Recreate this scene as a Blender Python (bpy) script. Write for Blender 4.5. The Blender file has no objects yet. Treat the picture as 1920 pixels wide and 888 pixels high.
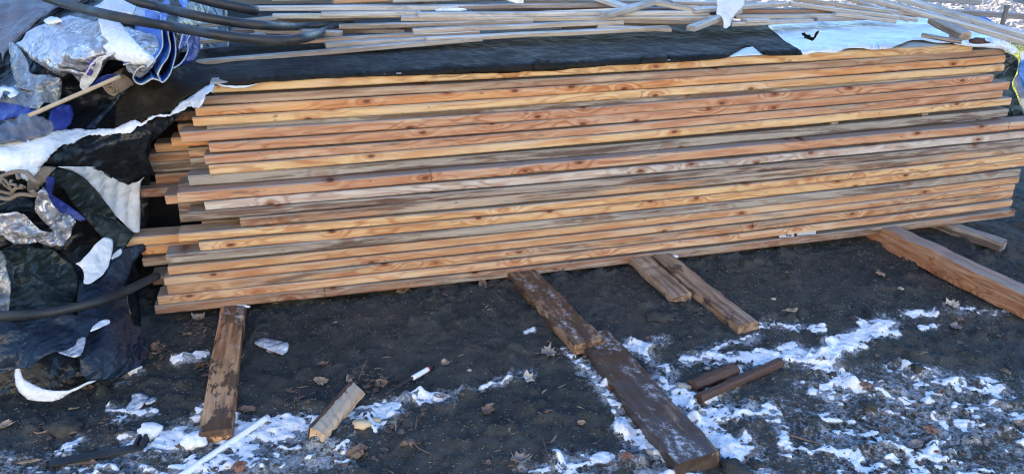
import bpy, math, random
import numpy as np
from mathutils import Vector, Matrix
from mathutils.geometry import delaunay_2d_cdt
R = math.radians
rnd = random.Random(7)
sc = bpy.context.scene
col = sc.collection

# ------------------------------------------------------------------ camera
F_PX, PITCH, CAMZ = 1400.0, R(23.4), 1.405
cam = bpy.data.cameras.new('camera'); cam_o = bpy.data.objects.new('camera', cam); col.objects.link(cam_o)
cam.sensor_fit = 'HORIZONTAL'; cam.sensor_width = 36.0; cam.lens = F_PX / 1920 * 36.0
cam.clip_start = 0.05; cam.clip_end = 600
cam_o.location = (0, 0, CAMZ); cam_o.rotation_euler = (math.pi / 2 - PITCH, 0, 0)
sc.camera = cam_o
# ------------------------------------------------------------------ sky, sun, exposure
SUN_EL, SUN_AZ = R(16), R(-20)          # azimuth from +Y (away from the camera), negative = towards -X
w = bpy.data.worlds.new('World'); sc.world = w; w.use_nodes = True
wn = w.node_tree; bg = wn.nodes['Background']
sky = wn.nodes.new('ShaderNodeTexSky'); sky.sky_type = 'NISHITA'; sky.sun_disc = False
sky.sun_elevation = SUN_EL; sky.sun_rotation = SUN_AZ; sky.air_density = 1.0; sky.dust_density = 0.2; sky.ozone_density = 5.0
wn.links.new(sky.outputs[0], bg.inputs[0]); bg.inputs[1].default_value = 0.15
sl = bpy.data.lights.new('sun', 'SUN'); sl.energy = 5.0; sl.angle = R(0.5); sl.color = (1.0, 0.93, 0.82)
so = bpy.data.objects.new('sun', sl); col.objects.link(so)
sd = Vector((math.sin(SUN_AZ) * math.cos(SUN_EL), math.cos(SUN_AZ) * math.cos(SUN_EL), math.sin(SUN_EL)))
so.rotation_euler = sd.to_track_quat('Z', 'Y').to_euler(); so.location = sd * 40
sc.cycles.use_denoising = True; sc.cycles.denoising_input_passes = 'RGB_ALBEDO_NORMAL'; sc.cycles.denoising_prefilter = 'NONE'; sc.cycles.pixel_filter_type = 'BLACKMAN_HARRIS'; sc.cycles.filter_width = 1.15; sc.cycles.sample_clamp_indirect = 4.0; sc.cycles.max_bounces = 6; sc.cycles.use_adaptive_sampling = False
sc.view_settings.view_transform = 'Standard'; sc.view_settings.look = 'None'
sc.view_settings.exposure = 2.25; sc.view_settings.gamma = 1.0

# ------------------------------------------------------------------ camera geometry helpers (used to survey positions)
cP, sP = math.cos(PITCH), math.sin(PITCH)
CAM = np.array([0, 0, CAMZ]); FW = np.array([0, cP, -sP]); UP = np.array([0, sP, cP]); RT = np.array([1., 0, 0])
def ray(px, py):
    return RT * ((px - 960) / F_PX) + UP * ((444 - py) / F_PX) + FW
def dep(px, py, d): return CAM + ray(px, py) * d
def G(px, py, z=0.0):
    r = ray(px, py); return CAM + r * ((z - CAMZ) / r[2])
def proj(P):
    P = np.asarray(P, float) - CAM
    d = P @ FW
    return 960 + F_PX * (P @ RT) / d, 444 - F_PX * (P @ UP) / d
SA = R(15.2); SD = np.array([math.cos(SA), math.sin(SA), 0]); SN = np.array([math.sin(SA), -math.cos(SA), 0])   # along the pile; towards the viewer
SO = np.array([0, 2.83, 0]); ZB = 0.048
def Fp(px, py, off=0.0):                # point on the pile's front plane, off metres proud of it
    r = ray(px, py); o = SO + SN * off
    return CAM + r * (((o - CAM) @ SN) / (r @ SN))
def s_of(P): return float((np.asarray(P) - SO) @ SD)
ZT = float(Fp(967, 133)[2])
def Tp(px, py, h=0.0): return G(px, py, ZT + h)
def Lp(px, py, h=0.0):                  # sloping bed of the loose boards lying behind the pile's front edge
    k = 0.22; q0 = 0.42
    # z = ZT+.02+h + k*(q-q0), q = -(P-SO).SN
    r = ray(px, py); q_c = -float((CAM - SO) @ SN); q_r = -float(r @ SN)
    t = (ZT + .02 + h + k * (q_c - q0) - CAMZ) / (r[2] - k * q_r)
    return CAM + r * t

# ------------------------------------------------------------------ noise
def _h(ix, iy, seed):
    n = (ix.astype(np.int64) * 374761393 + iy.astype(np.int64) * 668265263 + seed * 1442695041) & 0x7fffffff
    n = ((n ^ (n >> 13)) * 1274126177) & 0x7fffffff
    return ((n ^ (n >> 16)) & 0xffff) / 65535.0
def vnoise(x, y, seed=0):
    x = np.asarray(x, float); y = np.asarray(y, float)
    ix, iy = np.floor(x), np.floor(y); fx, fy = x - ix, y - iy
    fx = fx * fx * (3 - 2 * fx); fy = fy * fy * (3 - 2 * fy)
    a = _h(ix, iy, seed); b = _h(ix + 1, iy, seed); c = _h(ix, iy + 1, seed); d = _h(ix + 1, iy + 1, seed)
    return (a + (b - a) * fx) * (1 - fy) + (c + (d - c) * fx) * fy
def fbm(x, y, seed=0, o=4):
    v = 0; a = .5; t = 0
    for i in range(o):
        v = v + a * vnoise(x * 2 ** i, y * 2 ** i, seed + i * 17); t += a; a *= .5
    return v / t
def facet(x, y, seed):          # linear noise on a triangular lattice: flat facets meeting in sharp creases
    s = (x + y) * .36602540378; xs, ys = x + s, y + s; i, j = np.floor(xs), np.floor(ys); fx, fy = xs - i, ys - j
    a, d = _h(i, j, seed), _h(i + 1, j + 1, seed); up = fx > fy
    b = np.where(up, _h(i + 1, j, seed), _h(i, j + 1, seed))
    return np.where(up, a * (1 - fx) + b * (fx - fy) + d * fy, a * (1 - fy) + b * (fy - fx) + d * fx)
def crumple(u, v, seed, scale):
    r = np.random.RandomState(seed); out = 0; tot = 0; amp = 1.0; sc_ = scale * .95
    for i in range(4):
        wu = u + (vnoise(u / sc_ * .7, v / sc_ * .7, seed + 5 + i) - .5) * sc_ * .9; wv = v + (vnoise(u / sc_ * .7 + 9, v / sc_ * .7, seed + 6 + i) - .5) * sc_ * .9
        a = r.uniform(0, math.pi); ca, sa = math.cos(a), math.sin(a); st = r.uniform(.45, .9)
        out = out + amp * (facet((wu * ca + wv * sa) / sc_, (-wu * sa + wv * ca) / sc_ * st, seed + 40 + i) - .5); tot += amp; amp *= .52; sc_ *= .47
    return out / tot * 1.7

# ------------------------------------------------------------------ material helpers
class NT:
    def __init__(s, name):
        s.m = bpy.data.materials.new(name); s.m.use_nodes = True; s.t = s.m.node_tree; s.b = s.t.nodes['Principled BSDF']
    def n(s, typ, **k):
        x = s.t.nodes.new(typ)
        for a, v in k.items(): setattr(x, a, v)
        return x
    def link(s, a, b): s.t.links.new(a, b)
    def val(s, x, sock):
        if isinstance(x, (int, float)): sock.default_value = x
        elif isinstance(x, (tuple, list)): sock.default_value = tuple(x) + ((1,) if len(x) == 3 and sock.type == 'RGBA' else ())
        else: s.link(x, sock)
    def math(s, op, a, b=0.0, c=None, clamp=False):
        x = s.n('ShaderNodeMath', operation=op, use_clamp=clamp); s.val(a, x.inputs[0]); s.val(b, x.inputs[1])
        if c is not None: s.val(c, x.inputs[2])
        return x.outputs[0]
    def vmul(s, a, v):
        x = s.n('ShaderNodeVectorMath', operation='MULTIPLY'); s.val(a, x.inputs[0]); s.val(v, x.inputs[1]); return x.outputs[0]
    def vadd(s, a, v):
        x = s.n('ShaderNodeVectorMath', operation='ADD'); s.val(a, x.inputs[0]); s.val(v, x.inputs[1]); return x.outputs[0]
    def noise(s, vec, scale, detail=3, rough=.55):
        x = s.n('ShaderNodeTexNoise'); s.val(vec, x.inputs['Vector']); x.inputs['Scale'].default_value = scale
        x.inputs['Detail'].default_value = detail; x.inputs['Roughness'].default_value = rough; return x.outputs[0]
    def step(s, v, lo, hi, a=0.0, b=1.0):
        x = s.n('ShaderNodeMapRange', interpolation_type='SMOOTHSTEP'); s.val(v, x.inputs[0])
        s.val(lo, x.inputs[1]); s.val(hi, x.inputs[2]); s.val(a, x.inputs[3]); s.val(b, x.inputs[4]); return x.outputs[0]
    def mix(s, f, a, b, mode='MIX'):
        x = s.n('ShaderNodeMix', data_type='RGBA', blend_type=mode); s.val(f, x.inputs[0]); s.val(a, x.inputs[6]); s.val(b, x.inputs[7]); return x.outputs[2]
    def bump(s, h, strength=.3, dist=.01):
        x = s.n('ShaderNodeBump'); x.inputs['Strength'].default_value = strength; x.inputs['Distance'].default_value = dist
        s.link(h, x.inputs['Height']); s.link(x.outputs[0], s.b.inputs['Normal'])
    def coord(s, which='Object'): return s.n('ShaderNodeTexCoord').outputs[which]
    def set(s, **k):
        for a, v in k.items(): s.val(v, s.b.inputs[a.replace('_', ' ')])

def wood_mat():
    t = NT('lumber'); P0 = t.coord(); oi = t.n('ShaderNodeObjectInfo')
    rv = t.math('MULTIPLY', oi.outputs['Random'], 53.0)
    cb = t.n('ShaderNodeCombineXYZ'); t.link(rv, cb.inputs[0]); t.link(t.math('MULTIPLY', rv, 1.7), cb.inputs[1]); t.link(t.math('MULTIPLY', rv, 2.3), cb.inputs[2])
    P = t.vadd(P0, cb.outputs[0])
    # knots
    vo = t.n('ShaderNodeTexVoronoi'); vo.voronoi_dimensions = '2D'; vo.inputs['Scale'].default_value = 1.0
    wob = t.noise(P, 30, 2); 
    sk = t.n('ShaderNodeSeparateXYZ'); t.link(P, sk.inputs[0]); ck = t.n('ShaderNodeCombineXYZ'); t.link(t.math('MULTIPLY', sk.outputs[0], 3.7), ck.inputs[0]); t.link(t.math('ADD', t.math('MULTIPLY', sk.outputs[2], 8.0), t.math('MULTIPLY', sk.outputs[1], 1.5)), ck.inputs[1]); t.link(ck.outputs[0], vo.inputs['Vector']); d = t.math('ADD', vo.outputs['Distance'], t.math('MULTIPLY', t.math('SUBTRACT', wob, .5), .03))
    sx = t.n('ShaderNodeSeparateXYZ'); t.link(P0, sx.inputs[0])
    kn_core = t.math('MULTIPLY', t.step(d, .070, .035), t.step(vo.outputs['Color'], .25, .45)); kn_halo = t.step(d, .17, .05)
    pull = t.step(d, .34, .0)
    # pith wander -> growth rings
    a = t.noise(t.vmul(P, (.45, .2, .2)), 1.0, 1); b = t.noise(t.vadd(t.vmul(P, (.35, .2, .2)), (7, 3, 1)), 1.0, 1)
    yy = t.math('ADD', sx.outputs[1], t.math('MULTIPLY', t.math('SUBTRACT', a, .55), .35))
    zz = t.math('ADD', sx.outputs[2], t.math('MULTIPLY', t.math('SUBTRACT', b, .5), .22))
    r = t.math('SQRT', t.math('ADD', t.math('MULTIPLY', yy, yy), t.math('MULTIPLY', zz, zz)))
    r = t.math('ADD', r, t.math('MULTIPLY', t.noise(t.vmul(P, (2.5, 14, 14)), 1.0, 3), .012))
    r = t.math('ADD', r, t.math('MULTIPLY', pull, .030))
    ring = t.math('PINGPONG', t.math('MULTIPLY', r, 80.0), 1.0)
    ring = t.step(ring, .35, .95)
    fib = t.noise(t.vmul(P, (7, 170, 170)), 1.0, 3, .7)
    base = oi.outputs['Color']
    dark = t.mix(1.0, base, (.62, .36, .24, 1), 'MULTIPLY')
    c = t.mix(t.math('MULTIPLY', ring, .45), base, dark)
    # flame grain: contour lines of a stretched field, pulled into loops round the knots
    fld = t.math('ADD', t.noise(t.vmul(P, (2.4, 9, 15)), 1.0, 2, .45), t.math('MULTIPLY', pull, .26))
    fld = t.math('ADD', fld, t.math('MULTIPLY', t.math('SUBTRACT', t.noise(t.vmul(P, (9, 40, 60)), 1.0, 3, .6), .5), .07))
    ln = t.math('PINGPONG', t.math('MULTIPLY', fld, 15.0), 1.0)
    flame_z = t.step(t.noise(t.vmul(t.vadd(P, (2, 9, 4)), (1.3, 3, 7)), 1.0, 2), .38, .58)
    c = t.mix(t.math('MULTIPLY', t.math('MULTIPLY', t.step(ln, .45, .95), flame_z), .68), c, t.mix(1.0, base, (.52, .28, .19, 1), 'MULTIPLY'))
    blot = t.step(t.noise(t.vmul(P, (4.5, 14, 30)), 1.0, 4, .62), .47, .66)
    c = t.mix(t.math('MULTIPLY', blot, .55), c, t.mix(1.0, base, (.74, .52, .44, 1), 'MULTIPLY'))
    pale = t.step(t.noise(t.vmul(t.vadd(P, (3, 1, 2)), (2.6, 14, 26)), 1.0, 3), .52, .70)
    c = t.mix(t.math('MULTIPLY', pale, .45), c, (.66, .53, .38, 1))
    c = t.mix(t.math('MULTIPLY', t.math('SUBTRACT', fib, .35), .9), c, t.mix(1.0, c, (.55, .46, .40, 1), 'MULTIPLY'))
    # ragged dirt along the lower and upper arrises
    dr = t.math('MULTIPLY', t.step(t.noise(t.vmul(t.vadd(P, (8, 2, 6)), (5, 30, 45)), 1.0, 5, .75), .56, .66), t.step(t.noise(t.vmul(P, (.9, 2, 2)), 1.0, 2), .40, .62))
    c = t.mix(t.math('MULTIPLY', dr, .72), c, (.12, .085, .065, 1))
    # weathering, driven by the object's alpha
    al = oi.outputs['Alpha']
    wnz = t.noise(t.vmul(P, (2.2, 9, 24)), 1.0, 5, .68)
    wm = t.step(t.math('ADD', wnz, t.math('SUBTRACT', al, .5)), .47, .66)
    wcol = t.mix(t.step(t.noise(t.vmul(t.vadd(P, (5, 5, 5)), (2.6, 14, 44)), 1.0, 5, .7), .42, .56), (.095, .062, .050, 1), (.36, .32, .27, 1))
    wcol = t.mix(t.math('MULTIPLY', ring, .3), wcol, (.07, .05, .04, 1))
    c = t.mix(t.math('MULTIPLY', wm, .82), c, wcol)
    # upper faces that were left in the rain are grey
    geo = t.n('ShaderNodeNewGeometry'); sn = t.n('ShaderNodeSeparateXYZ'); t.link(geo.outputs['Normal'], sn.inputs[0])
    topm = t.math('MULTIPLY', t.step(sn.outputs[2], .5, .8), t.step(t.noise(t.vmul(P, (1.5, 20, 20)), 1.0, 3), .3, .6, .35, .8))
    c = t.mix(topm, c, (.27, .26, .245, 1))
    c = t.mix(t.math('MULTIPLY', kn_halo, .55), c, t.mix(1.0, c, (.72, .42, .28, 1), 'MULTIPLY'))
    c = t.mix(t.math('MULTIPLY', kn_core, .85), c, t.mix(t.step(vo.outputs['Distance'], .02, .07), (.07, .03, .02, 1), (.22, .09, .05, 1)))
    # small dark stains and nail specks
    sp = t.step(t.noise(t.vmul(P, (22, 40, 40)), 1.0, 2), .70, .76)
    c = t.mix(t.math('MULTIPLY', sp, .55), c, (.08, .05, .04, 1))
    t.set(Base_Color=c, Roughness=.72); t.b.inputs['Specular IOR Level'].default_value = .25
    t.bump(t.math('ADD', t.math('MULTIPLY', fib, .6), t.math('ADD', t.math('MULTIPLY', ring, .3), t.math('MULTIPLY', kn_core, -1.0))), .55, .0015)
    return t.m

def wet_mat():          # ground bearers: soaked brown wood with mud and frost
    t = NT('damp_timber'); P0 = t.coord(); oi = t.n('ShaderNodeObjectInfo')
    rv = t.math('MULTIPLY', oi.outputs['Random'], 31.0)
    cb = t.n('ShaderNodeCombineXYZ'); t.link(rv, cb.inputs[0]); t.link(rv, cb.inputs[1]); P = t.vadd(P0, cb.outputs[0])
    gr = t.noise(t.vmul(P, (3, 45, 45)), 1.0, 4, .6)
    c = t.mix(t.step(gr, .35, .65), t.mix(1.0, oi.outputs['Color'], (.42, .32, .28, 1), 'MULTIPLY'), oi.outputs['Color'])
    mud = t.step(t.math('ADD', t.math('MULTIPLY', t.math('SUBTRACT', t.noise(t.vmul(P, (3.0, 6, 6)), 1.0, 3), .5), .55), t.math('ADD', t.noise(t.vmul(P, (8, 17, 17)), 1.0, 6, .72), t.math('MULTIPLY', t.math('SUBTRACT', oi.outputs['Alpha'], .5), .5))), .48, .53)
    c = t.mix(t.math('MULTIPLY', mud, .85), c, t.mix(t.noise(P, 60, 3), (.018, .014, .013, 1), (.060, .038, .028, 1)))
    fr = t.math('MULTIPLY', t.step(t.noise(t.vmul(P, (6, 12, 12)), 1.0, 5, .75), .53, .66), t.step(t.noise(P, 45, 4, .8), .42, .6))
    geo = t.n('ShaderNodeNewGeometry'); sn = t.n('ShaderNodeSeparateXYZ'); t.link(geo.outputs['Normal'], sn.inputs[0])
    fr = t.math('MULTIPLY', fr, t.step(sn.outputs[2], .6, .85))
    c = t.mix(t.math('MULTIPLY', fr, .7), c, (.60, .62, .64, 1))
    t.set(Base_Color=c, Roughness=t.step(mud, 0, 1, .65, .38)); t.bump(t.math('ADD', gr, t.math('MULTIPLY', mud, .8)), .6, .003)
    return t.m

def grey_timber():
    t = NT('weathered_grey_timber'); P0 = t.coord(); oi = t.n('ShaderNodeObjectInfo')
    rv = t.math('MULTIPLY', oi.outputs['Random'], 41.0)
    cb = t.n('ShaderNodeCombineXYZ'); t.link(rv, cb.inputs[0]); t.link(rv, cb.inputs[1]); P = t.vadd(P0, cb.outputs[0])
    gr = t.noise(t.vmul(P, (4, 80, 80)), 1.0, 4, .7); st = t.noise(t.vmul(P, (5, 14, 20)), 1.0, 5, .7)
    c = t.mix(t.step(gr, .3, .7), t.mix(1.0, oi.outputs['Color'], (.62, .56, .50, 1), 'MULTIPLY'), oi.outputs['Color'])
    c = t.mix(t.math('MULTIPLY', t.step(st, .52, .66), .6), c, (.20, .15, .11, 1))
    geo = t.n('ShaderNodeNewGeometry'); sn = t.n('ShaderNodeSeparateXYZ'); t.link(geo.outputs['Normal'], sn.inputs[0])
    fr = t.math('MULTIPLY', t.step(t.noise(t.vmul(P, (2.2, 8, 8)), 1.0, 4, .6), .42, .62), t.step(sn.outputs[2], .2, .8, .16, .85))
    c = t.mix(fr, c, (.60, .575, .53, 1))
    t.set(Base_Color=c, Roughness=.7); t.b.inputs['Specular IOR Level'].default_value = .3; t.bump(gr, .5, .0015); return t.m

def sheet_mat(name, c1, c2, rough=.4, dirt=(.12, .10, .08), dirt_amt=.3, streak=False, spec=.5, bump=.25, seed=0., metal=0.):
    t = NT(name); P = t.vadd(t.coord('Object'), (seed, seed * .7, 0))
    c = t.mix(t.step(t.noise(P, 5, 4), .35, .65), c1, c2)
    dn = t.noise(t.vmul(P, (1, 1, 1)) if not streak else t.vmul(P, (1, 5, 3)), 7, 6, .7)
    c = t.mix(t.math('MULTIPLY', t.step(dn, .50, .72), dirt_amt), c, dirt)
    fl = t.step(t.noise(P, 70, 3, .7), .66, .72)
    c = t.mix(t.math('MULTIPLY', fl, dirt_amt), c, dirt)
    t.set(Base_Color=c, Roughness=t.step(dn, .4, .7, rough, min(1, rough + .3))); t.b.inputs['Specular IOR Level'].default_value = spec; t.b.inputs['Metallic'].default_value = metal
    wv = t.n('ShaderNodeTexNoise'); wv.inputs['Scale'].default_value = 9; t.link(P, wv.inputs['Vector'])
    W = t.vadd(P, t.vmul(wv.outputs['Color'], (.11, .11, .11))); hh = t.noise(P, 28, 3)
    for k, (dx, dy, dz) in enumerate(((21, 9, 17), (-14, 11, 25), (31, 7, -12), (8, -16, 44), (47, 12, 21), (63, -40, 30), (-35, 22, 80))):
        dp = t.n('ShaderNodeVectorMath', operation='DOT_PRODUCT'); t.link(W, dp.inputs[0]); dp.inputs[1].default_value = (dx, dy, dz)
        hh = t.math('ADD', hh, t.math('MULTIPLY', t.math('PINGPONG', dp.outputs['Value'], 1.0), .5 if k < 4 else .14))
    t.bump(hh, min(1, bump * 1.7), .012)
    return t.m

def flat_mat(name, c, rough=.6, var=.25, scale=25, spec=.3, metallic=0):
    t = NT(name); P = t.coord('Object')
    n = t.noise(P, scale, 4, .65)
    t.set(Base_Color=t.mix(n, tuple(x * (1 - var) for x in c), tuple(min(1, x * (1 + var)) for x in c)), Roughness=rough)
    t.b.inputs['Specular IOR Level'].default_value = spec; t.b.inputs['Metallic'].default_value = metallic
    t.bump(n, .3, .002); return t.m

def soil_mat():
    t = NT('damp_soil'); P = t.coord('Object')
    n1 = t.noise(P, 2.2, 4); n2 = t.noise(P, 38, 5, .7); n3 = t.noise(P, 210, 3, .8)
    c = t.mix(t.step(n1, .35, .65), (.044, .051, .049), (.080, .081, .072))
    c = t.mix(t.step(n2, .35, .7), t.mix(1.0, c, (.6, .6, .62, 1), 'MULTIPLY'), c)
    c = t.mix(t.math('MULTIPLY', t.step(t.noise(P, 9, 5, .7), .50, .62), .5), c, (.098, .084, .068))
    c = t.mix(t.math('MULTIPLY', t.step(t.noise(P, 90, 5, .8), .55, .64), .5), c, (.017, .017, .018))
    c = t.mix(t.math('MULTIPLY', t.math('MULTIPLY', t.step(n3, .58, .70), t.step(t.noise(P, 6, 4, .7), .42, .6)), .6), c, (.16, .15, .125))
    # thin frost in the right and front of the yard
    sp = t.n('ShaderNodeSeparateXYZ'); t.link(P, sp.inputs[0])
    at = t.n('ShaderNodeAttribute', attribute_name='frost')
    fr = t.math('ADD', t.math('ADD', t.math('MULTIPLY', at.outputs['Fac'], .62), t.math('MULTIPLY', t.math('SUBTRACT', t.noise(P, 75, 4, .85), .5), 1.5)), t.math('MULTIPLY', t.math('SUBTRACT', t.noise(P, 17, 4, .7), .5), .9))
    fr = t.math('MULTIPLY', t.step(fr, .18, .62), t.step(at.outputs['Fac'], .04, .25))
    c = t.mix(t.math('MULTIPLY', fr, .72), c, (.60, .62, .65))
    t.set(Base_Color=c, Roughness=t.step(n2, .3, .7, .62, .95)); t.b.inputs['Specular IOR Level'].default_value = .25
    t.bump(t.math('ADD', n2, t.math('MULTIPLY', n3, .45)), 1.0, .010)
    return t.m

def snow_mat():
    t = NT('old_snow'); P = t.coord('Object')
    n = t.noise(P, 55, 5, .7); dirt = t.step(t.noise(P, 120, 3, .8), .63, .70)
    c = t.mix(t.step(n, .3, .7), (.66, .68, .70), (.86, .87, .88))
    c = t.mix(t.math('MULTIPLY', dirt, .7), c, (.12, .10, .085))
    at = t.n('ShaderNodeAttribute', attribute_name='thin')
    th = t.math('SUBTRACT', t.math('ADD', t.math('MULTIPLY', at.outputs['Fac'], 1.6), t.math('MULTIPLY', t.math('SUBTRACT', t.noise(P, 95, 5, .85), .5), 2.2)), .10)
    c = t.mix(t.math('MULTIPLY', t.step(th, .15, .75), .85), c, t.mix(t.noise(P, 60, 3), (.05, .048, .045), (.14, .13, .12)))
    t.set(Base_Color=c, Roughness=.75); t.b.inputs['Specular IOR Level'].default_value = .3
    t.bump(t.math('ADD', n, t.math('MULTIPLY', t.noise(P, 260, 2), .4)), .8, .006); return t.m

def leaf_mat():
    t = NT('dry_leaf'); P = t.coord('Object'); oi = t.n('ShaderNodeObjectInfo')
    sp = t.n('ShaderNodeSeparateXYZ'); t.link(P, sp.inputs[0])
    n = t.noise(P, 60, 4, .7)
    c = t.mix(t.step(n, .3, .7), t.mix(1.0, oi.outputs['Color'], (.6, .55, .5, 1), 'MULTIPLY'), oi.outputs['Color'])
    vein = t.step(t.math('ABSOLUTE', sp.outputs[1]), .0012, .0)
    c = t.mix(t.math('MULTIPLY', vein, .5), c, (.06, .035, .025))
    t.set(Base_Color=c, Roughness=.6); t.bump(n, .5, .002); return t.m

M = dict(
    hollow=sheet_mat('hollow_shade_black', (.005, .006, .008), (.009, .010, .012), .7, (.03, .03, .03), .2, spec=.12, bump=.2, seed=19),  # near-black colour stands in for the shade inside the pile
    wood=wood_mat(), greytimber=grey_timber(), wet=wet_mat(), soil=soil_mat(), snow=snow_mat(), leaf=leaf_mat(),
    black=sheet_mat('black_sheeting', (.011, .0095, .0075), (.018, .016, .012), .62, (.085, .08, .065), .22, spec=.13, bump=.22),
    blackgloss=sheet_mat('black_plastic', (.006, .008, .011), (.011, .014, .018), .27, (.06, .06, .06), .2, spec=.32, bump=.3, seed=3),
    greenblack=sheet_mat('green_black_plastic', (.009, .017, .018), (.016, .026, .026), .32, (.05, .055, .045), .3, spec=.42, bump=.42, seed=4),
    navy=sheet_mat('navy_sheeting', (.008, .016, .030), (.014, .025, .044), .33, (.06, .07, .08), .3, spec=.4, bump=.42, seed=5),
    whitesheet=sheet_mat('white_plastic_sheet', (.60, .64, .68), (.70, .73, .76), .35, (.30, .29, .27), .30, spec=.5, bump=.3, seed=1),
    whitecloth=sheet_mat('white_woven_sheet', (.52, .54, .56), (.66, .67, .68), .5, (.26, .24, .20), .35, spec=.4, seed=2),
    silver=sheet_mat('silver_tarpaulin', (.40, .40, .43), (.50, .50, .53), .24, (.56, .56, .56), .07, spec=.8, bump=.6, seed=6, metal=.5),
    silverd=sheet_mat('dusty_silver_tarpaulin', (.24, .25, .25), (.32, .33, .33), .25, (.34, .29, .22), .12, spec=.8, bump=.5, seed=7, metal=.4),
    mauve=sheet_mat('faded_grey_tarpaulin', (.085, .085, .10), (.13, .13, .15), .45, (.2, .2, .21), .3, spec=.5, seed=8),
    blue=sheet_mat('blue_tarpaulin', (.030, .13, .52), (.045, .18, .60), .38, (.25, .35, .55), .25, spec=.5, seed=9),
    dblue=sheet_mat('deep_blue_tarpaulin', (.016, .030, .19), (.03, .05, .26), .40, (.15, .18, .3), .3, spec=.5, seed=10),
    rim=flat_mat('pale_hem', (.55, .55, .52), .5),
    hose=sheet_mat('black_pipe_plastic', (.014, .016, .019), (.026, .028, .032), .5, (.10, .10, .095), .35, spec=.5, bump=.05, seed=11),
    stick=flat_mat('bare_stick', (.42, .33, .23), .6, .25, 40), rope=flat_mat('brown_cloth', (.20, .16, .125), .8, .4, 60),
    paper=flat_mat('damp_paper', (.42, .44, .46), .7), purple=flat_mat('purple_print', (.07, .06, .30), .5), pvc=flat_mat('white_pvc', (.78, .80, .80), .35, .06, 30, .5),
    bark=flat_mat('wet_bark', (.075, .042, .030), .6, .6, 70), split=flat_mat('split_wood', (.55, .42, .27), .7, .25, 90),
    stone=flat_mat('pale_stone', (.36, .33, .27), .8, .3, 60), red=flat_mat('red_print', (.55, .04, .03), .4), ink=flat_mat('dark_print', (.05, .06, .09), .5),
    ice=sheet_mat('dirty_ice', (.34, .38, .42), (.50, .54, .58), .15, (.12, .11, .10), .3, spec=.6, bump=.5, seed=13),
    chips=flat_mat('pale_grit', (.24, .23, .19), .8, .6, 300), twig=flat_mat('dry_twig', (.16, .11, .08), .8, .4, 90),
    grass=flat_mat('yellowing_grass', (.36, .36, .05), .8, .5, 8), straw=flat_mat('dead_grass', (.36, .27, .16), .8, .4, 30),
    gravel=flat_mat('reddish_gravel', (.42, .32, .27), .9, .6, 60), siding=flat_mat('brown_siding', (.16, .12, .09), .8, .3, 6),
    render=flat_mat('bounce_wall', (.66, .58, .46), .9, .08, 3), roof=flat_mat('dark_roofing', (.07, .07, .075), .9, .3, 8),
)

# ------------------------------------------------------------------ object helpers
def mesh(name, V, Fc, mat, parent=None, smooth=False):
    me = bpy.data.meshes.new(name); me.from_pydata([tuple(map(float, v)) for v in V], [], [tuple(map(int, f)) for f in Fc]); me.update()
    if mat is not None: me.materials.append(mat)
    if smooth: me.polygons.foreach_set('use_smooth', [True] * len(me.polygons))
    o = bpy.data.objects.new(name, me); col.objects.link(o)
    if parent is not None: o.parent = parent
    return o
def bigmesh(name, V, Fc, mat, smooth=True):
    V = np.asarray(V, np.float32); Fc = np.asarray(Fc, np.int32); k = Fc.shape[1]
    me = bpy.data.meshes.new(name); me.vertices.add(len(V)); me.vertices.foreach_set('co', V.ravel())
    me.loops.add(Fc.size); me.loops.foreach_set('vertex_index', Fc.ravel())
    me.polygons.add(len(Fc)); me.polygons.foreach_set('loop_start', np.arange(0, Fc.size, k, dtype=np.int32)); me.polygons.foreach_set('loop_total', np.full(len(Fc), k, np.int32))
    me.update(calc_edges=True); me.validate(); me.materials.append(mat)
    me.polygons.foreach_set('use_smooth', [smooth] * len(me.polygons))
    o = bpy.data.objects.new(name, me); col.objects.link(o); return o
def tag(o, label=None, cat=None, group=None, kind=None):
    if label: o['label'] = label
    if cat: o['category'] = cat
    if group: o['group'] = group
    if kind: o['kind'] = kind
    return o
def empty(name, loc, label, cat, group=None):
    o = bpy.data.objects.new(name, None); o.location = tuple(map(float, loc)); o.empty_display_size = .05; col.objects.link(o); return tag(o, label, cat, group)

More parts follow.
